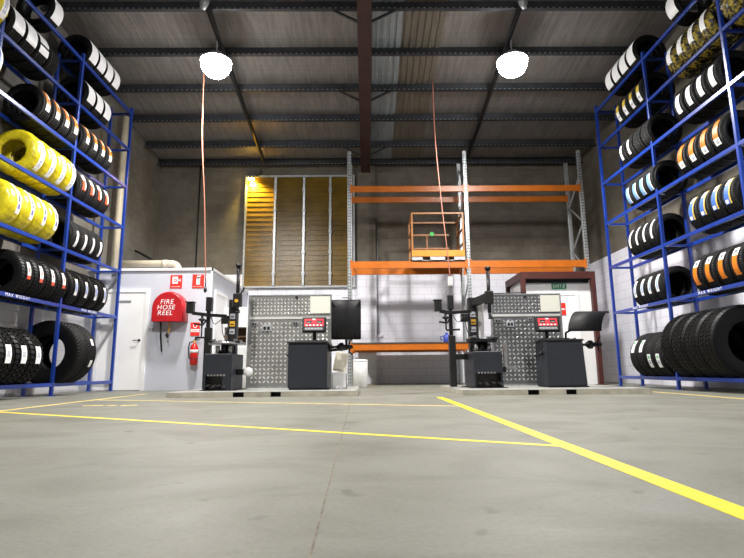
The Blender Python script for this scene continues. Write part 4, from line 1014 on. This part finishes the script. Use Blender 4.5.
def hood_right(t):
    # curved guard swung back and skewed towards the shaft end
    b = MB(); mi = b.mi('guard'); n = 14; W_ = 0.54; th = 0.014
    outer, inner = [], []
    for k in range(n+1):
        a = PI/2*k/n
        y = 8.30+0.34*(1-math.cos(a)); z = 0.955+0.355*math.sin(a); sh = 0.31*(1-math.cos(a))**0.9
        ny, nz = -math.cos(a), math.sin(a)
        outer.append([b.bm.verts.new((3.24+sh+x, y, z-(0.02 if (k == n and x > 0.4) else 0))) for x in (0, W_)])
        inner.append([b.bm.verts.new((3.24+sh+x, y-ny*th, z-nz*th-(0.02 if (k == n and x > 0.4) else 0))) for x in (0, W_)])
    for k in range(n):
        b.face([outer[k][0], outer[k][1], outer[k+1][1], outer[k+1][0]], mi, True); b.face([inner[k][0], inner[k+1][0], inner[k+1][1], inner[k][1]], mi, True)
        for e in (0, 1): b.face([outer[k][e], outer[k+1][e], inner[k+1][e], inner[k][e]], mi)
    for k in (0, n): b.face([outer[k][0], outer[k][1], inner[k][1], inner[k][0]], mi)
    b.build('wheel_guard', t, 'black curved wheel guard')
    b = MB(); b.tube([(3.32, 8.66, 0.70), (3.32, 8.62, 0.95), (3.30, 8.33, 0.98)], 0.018, 'black', 10); b.build('guard_arm', t)
balancer(-1.25, -0.63, 8.28, 8.85, 'charcoal wheel balancer with upright black guard on the left platform', -0.875, 1.125, hood_left, 0.0)
balancer(2.85, 3.47, 8.25, 8.85, 'charcoal wheel balancer with tilted black guard on the right platform', 3.02, 1.10, hood_right, 0.025)

# ------------------------------------------------------------------ tyre changers
def changer(x0, y0, lab, hx, cxx, tx, poleo, right):
    t = thing('tyre_changer', lab, 'tyre changer', (x0+0.24, y0+0.35, PZ), 'tyre changers')
    w = 0.46 if right else 0.44
    x1 = x0+w; y1 = y0+0.75; zt = 0.65
    b = MB().box(x0, x1, y0, y1, 0.31, zt, 'charcoal', bev=0.012)
    b.box(x0, x0+0.03, y0, y1, PZ+0.01, 0.31, 'charcoal'); b.box(x1-(0.14 if not right else 0.03), x1, y0, y1, PZ+0.01, 0.31, 'charcoal'); b.box(x0+0.03, x1-0.03, y0+0.14, y1, PZ+0.01, 0.31, 'black')
    b.build('cabinet', t)
    MB().box(x0-0.05, x1+0.07, y0-0.0, y1+0.1, PZ, PZ+0.012, 'black').build('base_plate', t)
    for k in range(4):
        xx = x0+0.07+k*0.085 if not right else x0+0.09+k*0.11
        b = MB(); b.bar((xx, y0+0.14, 0.17), (xx, y0-0.03, 0.145-0.02*(k % 2)), 0.05, 0.012, 'steel'); b.box(xx-0.03, xx+0.03, y0-0.05, y0-0.01, 0.135-0.02*(k % 2), 0.15-0.02*(k % 2), 'black'); b.build('pedal', t, 'steel pedal')
    b = MB()
    for k in range(6): b.box(x0+0.06+k*0.05, x0+0.09+k*0.05, y0-0.002, y0+0.002, 0.30, 0.325, 'steel')
    b.build('pedal_guard', t)
    # turntable
    ty = y0+0.30
    b = MB(); b.lathe([(0, 0.15), (0.06, 0.15), (0.06, 0.10), (0.15, 0.10)], (tx, ty, zt), (0, 0, 1), 'blackmetal', 24)
    for k in range(3): b.lathe([(0, 0.035), (0.12, 0.035)], (tx-0.12+k*0.1, ty-0.13, zt+0.01), (0, 0, 1), 'steel' if k != 1 else 'black', 12)
    b.build('gearbox', t)
    r = 0.30 if not right else 0.25; th = 0.035 if not right else 0.06
    tb = MB().lathe([(0, 0), (0, r*0.97), (0.008, r), (th-0.006, r), (th, r*0.97), (th, 0)], (tx, ty, zt+0.15), (0, 0, 1), 'steel' if not right else 'blackmetal', 40, smooth=False).build('turntable', t, 'steel turntable')
    for k in range(4):
        a = PI/4+k*PI/2; c = Vector((tx+math.cos(a)*r*0.8, ty+math.sin(a)*r*0.8, zt+0.15+th))
        b = MB(); b.bar(c-Vector((math.cos(a), math.sin(a), 0))*0.08, c+Vector((math.cos(a), math.sin(a), 0))*0.09, 0.06, 0.03, 'blackmetal'); b.box(c.x-0.025, c.x+0.025, c.y-0.025, c.y+0.025, c.z, c.z+0.05, 'steel'); b.build('jaw', tb)
    # main column
    cy = y0+0.70; ct = 1.60
    col = MB().box(cxx-0.07, cxx+0.07, cy-0.07, cy+0.09, zt-0.01, ct, 'black', bev=0.01).build('column', t)
    for k, m in enumerate(('greysticker', 'yellowsticker', 'greysticker')):
        b = MB().box(cxx-0.045, cxx+0.045, cy-0.073, cy-0.069, 1.26-k*0.13, 1.35-k*0.13, m); b.box(cxx-0.03, cxx+0.03, cy-0.075, cy-0.073, 1.285-k*0.13, 1.305-k*0.13, 'black'); b.build('sticker', col)
    # swing arm and mounting head
    pxx, pyy, pz0, pz1 = poleo
    b = MB(); za = 1.50; b.bar((cxx, cy, za+0.0), (pxx, pyy, za+(0.02 if not right else 0.07)), 0.11, 0.12, 'black'); b.box(pxx-0.065, pxx+0.065, pyy-0.07, pyy+0.07, za-0.06, za+0.16, 'black', bev=0.012); b.build('swing_arm', t)
    b = MB(); b.tube([(pxx, pyy, pz0+0.08), (pxx, pyy, pz1-0.03)], 0.032, 'blackmetal', 6); b.lathe([(0, 0.05), (0.05, 0.05)], (pxx, pyy, pz1-0.05), (0, 0, 1), 'black', 14); b.build('slide_bar', t)
    b = MB(); b.tube([(pxx, pyy, pz0+0.1), (pxx, pyy, pz0+0.02), (pxx+0.04, pyy-0.04, pz0-0.02)], 0.028, 'blackmetal', 10, radii=[0.026, 0.024, 0.014]); b.box(pxx-0.03, pxx+0.05, pyy-0.05, pyy+0.0, pz0-0.03, pz0, 'blackmetal', bev=0.006); b.build('mount_head', t)
    b = MB()
    if not right:
        b.tube([(pxx+0.02, pyy, 1.62), (pxx+0.10, pyy-0.04, 1.72), (pxx+0.12, pyy-0.05, 1.76)], 0.02, 'black', 10, radii=[0.012, 0.014, 0.024])
        b.tube([(pxx-0.02, pyy-0.05, 1.45), (pxx+0.05, pyy-0.06, 1.36)], 0.014, 'black', 8)
        b.lathe([(0, 0.03), (0.02, 0.03)], (pxx, pyy-0.072, 1.53), (0, -1, 0), 'yellowsticker', 12)
    else:
        b.tube([(pxx+0.06, pyy, 1.62), (pxx+0.62, pyy+0.05, 1.64)], 0.008, 'black', 6)
    b.build('control_lever', t)
    # assist arm on its own column
    hy = y0+0.5; hw = 0.055
    b = MB().box(hx-hw, hx+hw, hy-hw, hy+hw, PZ+0.01, 0.93 if right else 1.1, 'black', bev=0.008); b.box(hx-0.04, hx+0.02, hy-0.03, hy+0.03, 0.93, 1.5, 'blackmetal', bev=0.004)
    b.box(hx-0.055, hx+0.045, hy-0.05, hy+0.05, 1.38, 1.62, 'black', bev=0.008)
    b.box(hx, x0+0.02, hy-0.04, hy+0.04, 0.53, 0.62, 'black'); b.build('assist_column', t)
    b = MB(); xl = hx-(0.20 if right else 0.27)
    b.bar((xl, hy-0.06, 1.345), (hx, hy-0.06, 1.31), 0.06, 0.055, 'black'); b.bar((hx-0.05, hy-0.06, 1.31), (cxx-0.06, hy-0.02, 1.295 if not right else 1.34), 0.05, 0.05, 'blackmetal')
    b.box(xl-0.09, xl+0.03, hy-0.12, hy-0.01, 1.34, 1.52, 'black', bev=0.01); b.box(xl-0.11, xl+0.04, hy-0.13, hy, 1.52, 1.535, 'blackmetal')
    b.build('assist_arm', t)
    b = MB()
    b.tube([(hx-0.10, hy-0.06, 1.31), (hx-0.10, hy-0.06, 1.13)], 0.02, 'blackmetal', 10); b.lathe([(0, 0.02), (0.03, 0.07), (0.06, 0.02)], (hx-0.10, hy-0.06, 1.20), (0, 0, 1), 'black', 16)
    b.tube([(hx-0.03, hy-0.06, 1.22), (hx-0.08, hy-0.08, 1.14), (hx-0.22, hy-0.10, 1.16)], 0.016, 'blackmetal', 8)
    if not right:
        b.tube([(hx-0.10, hy-0.06, 1.14), (hx-0.10, hy-0.06, 0.94), (hx-0.2, hy-0.06, 0.93)], 0.015, 'blackmetal', 8); b.bar((hx-0.2, hy-0.06, 0.925), (hx+0.03, hy-0.06, 0.935), 0.04, 0.025, 'black')
    else:
        b.bar((hx-0.10, hy-0.06, 1.02), (hx+0.13, hy-0.06, 1.03), 0.035, 0.03, 'black'); b.tube([(hx-0.10, hy-0.06, 1.14), (hx-0.10, hy-0.06, 1.03)], 0.014, 'blackmetal', 8)
    b.build('press_roller', t)
    b = MB()
    b.tube(smooth_pts([(hx+0.03, hy, 1.28), (hx+0.10, hy-0.04, 1.16), (hx+0.17, hy-0.02, 1.20), (hx+0.2, hy+0.05, 1.26)]), 0.007, 'black', 6)
    b.tube(smooth_pts([(cxx-0.16, hy+0.05, 1.28), (cxx-0.13, hy+0.02, 1.02), (cxx-0.07, hy, 0.90), (cxx-0.06, hy+0.05, 0.86)]), 0.007, 'black', 6)
    b.tube(smooth_pts([(cxx-0.05, hy+0.1, 1.24), (cxx-0.06, hy+0.02, 1.05), (cxx-0.10, hy, 0.93)]), 0.007, 'black', 6)
    b.build('air_hose', t)
    MB().box(cxx-0.20, cxx-0.08, cy-0.06, cy+0.04, 1.18, 1.32, 'black', bev=0.008).build('valve_block', t)
    # bead breaker
    bx = x1+(0.13 if right else 0.20)
    b = MB(); b.bar((x1-0.02, y0+0.35, 0.36), (bx+0.0, y0+0.30, 0.36), 0.10, 0.09, 'black'); b.bar((bx, y0+0.28, 0.80), (bx-0.01, y0+0.28, 0.42), 0.05, 0.05, 'steel'); b.build('bead_breaker_arm', t)
    if right:
        b = MB(); b.prism([(bx+0.02, 0.43), (bx+0.16, 0.40), (bx+0.19, 0.345), (bx+0.12, 0.37), (bx, 0.37)], 'y', y0+0.26, y0+0.285, 'grey'); b.build('bead_breaker_blade', t)
    else:
        b = MB(); b.lathe([(0, 0.0), (0, 0.07), (0.01, 0.075), (0.03, 0.075), (0.05, 0.03), (0.05, 0.0)], (bx, y0+0.28, 0.36), (0, -1, 0), 'white', 26); b.build('bead_breaker_blade', t, 'white round bead breaker blade')
    if right:
        MB().box(cxx+0.09, cxx+0.2, cy-0.04, cy+0.06, 0.66, 1.52, 'white', bev=0.02).build('air_tank', t, 'pale upright air tank')
    return t
changer(-2.57, 8.28, 'charcoal tyre changer on the left platform beside the fire extinguisher', -2.67, -2.31, -2.29, (-2.17, 8.66, 1.36, 2.17), False)
changer(1.69, 8.28, 'charcoal tyre changer on the right platform left of the dark screen', 1.44, 1.84, 1.90, (2.06, 8.6, 1.22, 2.08), True)

# ------------------------------------------------------------------ small furniture
t = thing('white_cabinet', 'white cupboard with open wooden niche behind the left tyre changer', 'cabinet', (-2.55, 10.3, 0))
fx0, fx1, fy0, fy1 = -2.80, -2.33, 10.15, 10.6
b = MB().box(fx0, fx1, fy0, fy1, 0.0, 0.86, 'white', bev=0.006); b.box(fx0, fx0+0.02, fy0, fy1, 0.86, 1.62, 'white'); b.box(fx1-0.02, fx1, fy0, fy1, 0.86, 1.62, 'white'); b.box(fx0+0.02, fx1-0.02, fy0, fy1, 1.22, 1.62, 'white'); b.build('carcass', t)
b = MB().box(fx0+0.02, fx1-0.02, fy1-0.03, fy1, 0.86, 1.22, 'wood'); b.box(fx0+0.02, fx1-0.02, fy0+0.03, fy1-0.03, 1.03, 1.05, 'wood'); b.build('niche_shelf', t, 'brown wooden niche')
for a, c in ((fx0+0.01, (fx0+fx1)/2-0.003), ((fx0+fx1)/2+0.003, fx1-0.01)): MB().box(a, c, fy0-0.018, fy0, 0.04, 0.84, 'doorwhite', bev=0.003).build('cupboard_door', t)

t = thing('plastic_crate', 'white plastic crate on the left platform under the black guard', 'crate', (-0.45, 8.9, PZ))
b = MB(); a0, a1, c0, c1, h0, h1 = -0.585, -0.34, 8.75, 9.05, PZ, 0.34
b.box(a0, a1, c0, c1, h0, h0+0.012, 'white'); b.box(a0, a0+0.012, c0, c1, h0, h1, 'white'); b.box(a1-0.012, a1, c0, c1, h0, h1, 'white'); b.box(a0, a1, c1-0.012, c1, h0, h1, 'white')
b.prism([(a0, h0+0.0), (a0+0.06, h0), (a0+0.09, h0+0.04), (a1-0.09, h0+0.04), (a1-0.06, h0), (a1, h0), (a1, h1), (a0, h1)], 'y', c0, c0+0.012, 'white'); b.build('body', t)
MB().box(a0-0.008, a1+0.008, c0-0.008, c0+0.0, h1-0.025, h1, 'doorwhite').build('rim', t)
b = MB(); xf = Matrix.Translation((-0.475, 8.86, 0.352)) @ Matrix.Rotation(math.radians(11), 4, 'Y') @ Matrix.Rotation(math.radians(-12), 4, 'X')
b.box(-0.11, 0.11, -0.02, 0.02, 0.0, 0.33, 'cream', xf, 0.012); b.box(-0.09, 0.09, -0.028, -0.02, 0.03, 0.30, 'cream', xf, 0.004)
o = b.build('plastic_tray', origin=(-0.475, 8.86, 0.352)); tag(o, 'cream plastic tray tilted upright on the white crate', 'tray')

# ------------------------------------------------------------------ world, camera, view
w = bpy.data.worlds.new('World'); scene.world = w; w.use_nodes = True
w.node_tree.nodes['Background'].inputs['Color'].default_value = (0.03, 0.035, 0.045, 1); w.node_tree.nodes['Background'].inputs['Strength'].default_value = 0.3
ld = bpy.data.lights.new('flood_light', 'SPOT'); ld.energy = 650; ld.color = (1.0, 0.72, 0.13); ld.shadow_soft_size = 0.04; ld.spot_size = math.radians(120); ld.spot_blend = 1.0
lo = bpy.data.objects.new('flood_light', ld); COL.objects.link(lo); lo.location = (-3.24, YB-0.15, 5.68)
lo.rotation_euler = (math.radians(20), math.radians(-14), 0)
lo.parent = bpy.data.objects['flood_lamp']; lo.matrix_parent_inverse = world(lo.parent).inverted()

f = 517.0; ROLL = math.radians(0.55); VPX, VPY, H = 367.0, 369.5, 0.38
c, s = math.cos(ROLL), math.sin(ROLL)
dx, dy = VPX-372, -(VPY-279)
xx0, yy0 = c*dx+s*dy, -s*dx+c*dy
pitch = math.atan2(-yy0, f); yaw = math.atan(-xx0/f*math.cos(pitch))
fw = Vector((math.sin(yaw)*math.cos(pitch), math.cos(yaw)*math.cos(pitch), math.sin(pitch)))
r0 = Vector((math.cos(yaw), -math.sin(yaw), 0)); u0 = r0.cross(fw)
rt = c*r0-s*u0; up = s*r0+c*u0
cam = bpy.data.cameras.new('camera'); co = bpy.data.objects.new('camera', cam); COL.objects.link(co)
cam.sensor_width = 36; cam.lens = f*36/744; cam.clip_start = 0.02; cam.clip_end = 100
co.matrix_world = Matrix((rt, up, -fw)).transposed().to_4x4(); co.location = (0, 0, H)
scene.camera = co
vs = scene.view_settings
vs.view_transform = 'Standard'; vs.look = 'None'; vs.exposure = 0.28; vs.gamma = 1.0; vs.use_curve_mapping = False
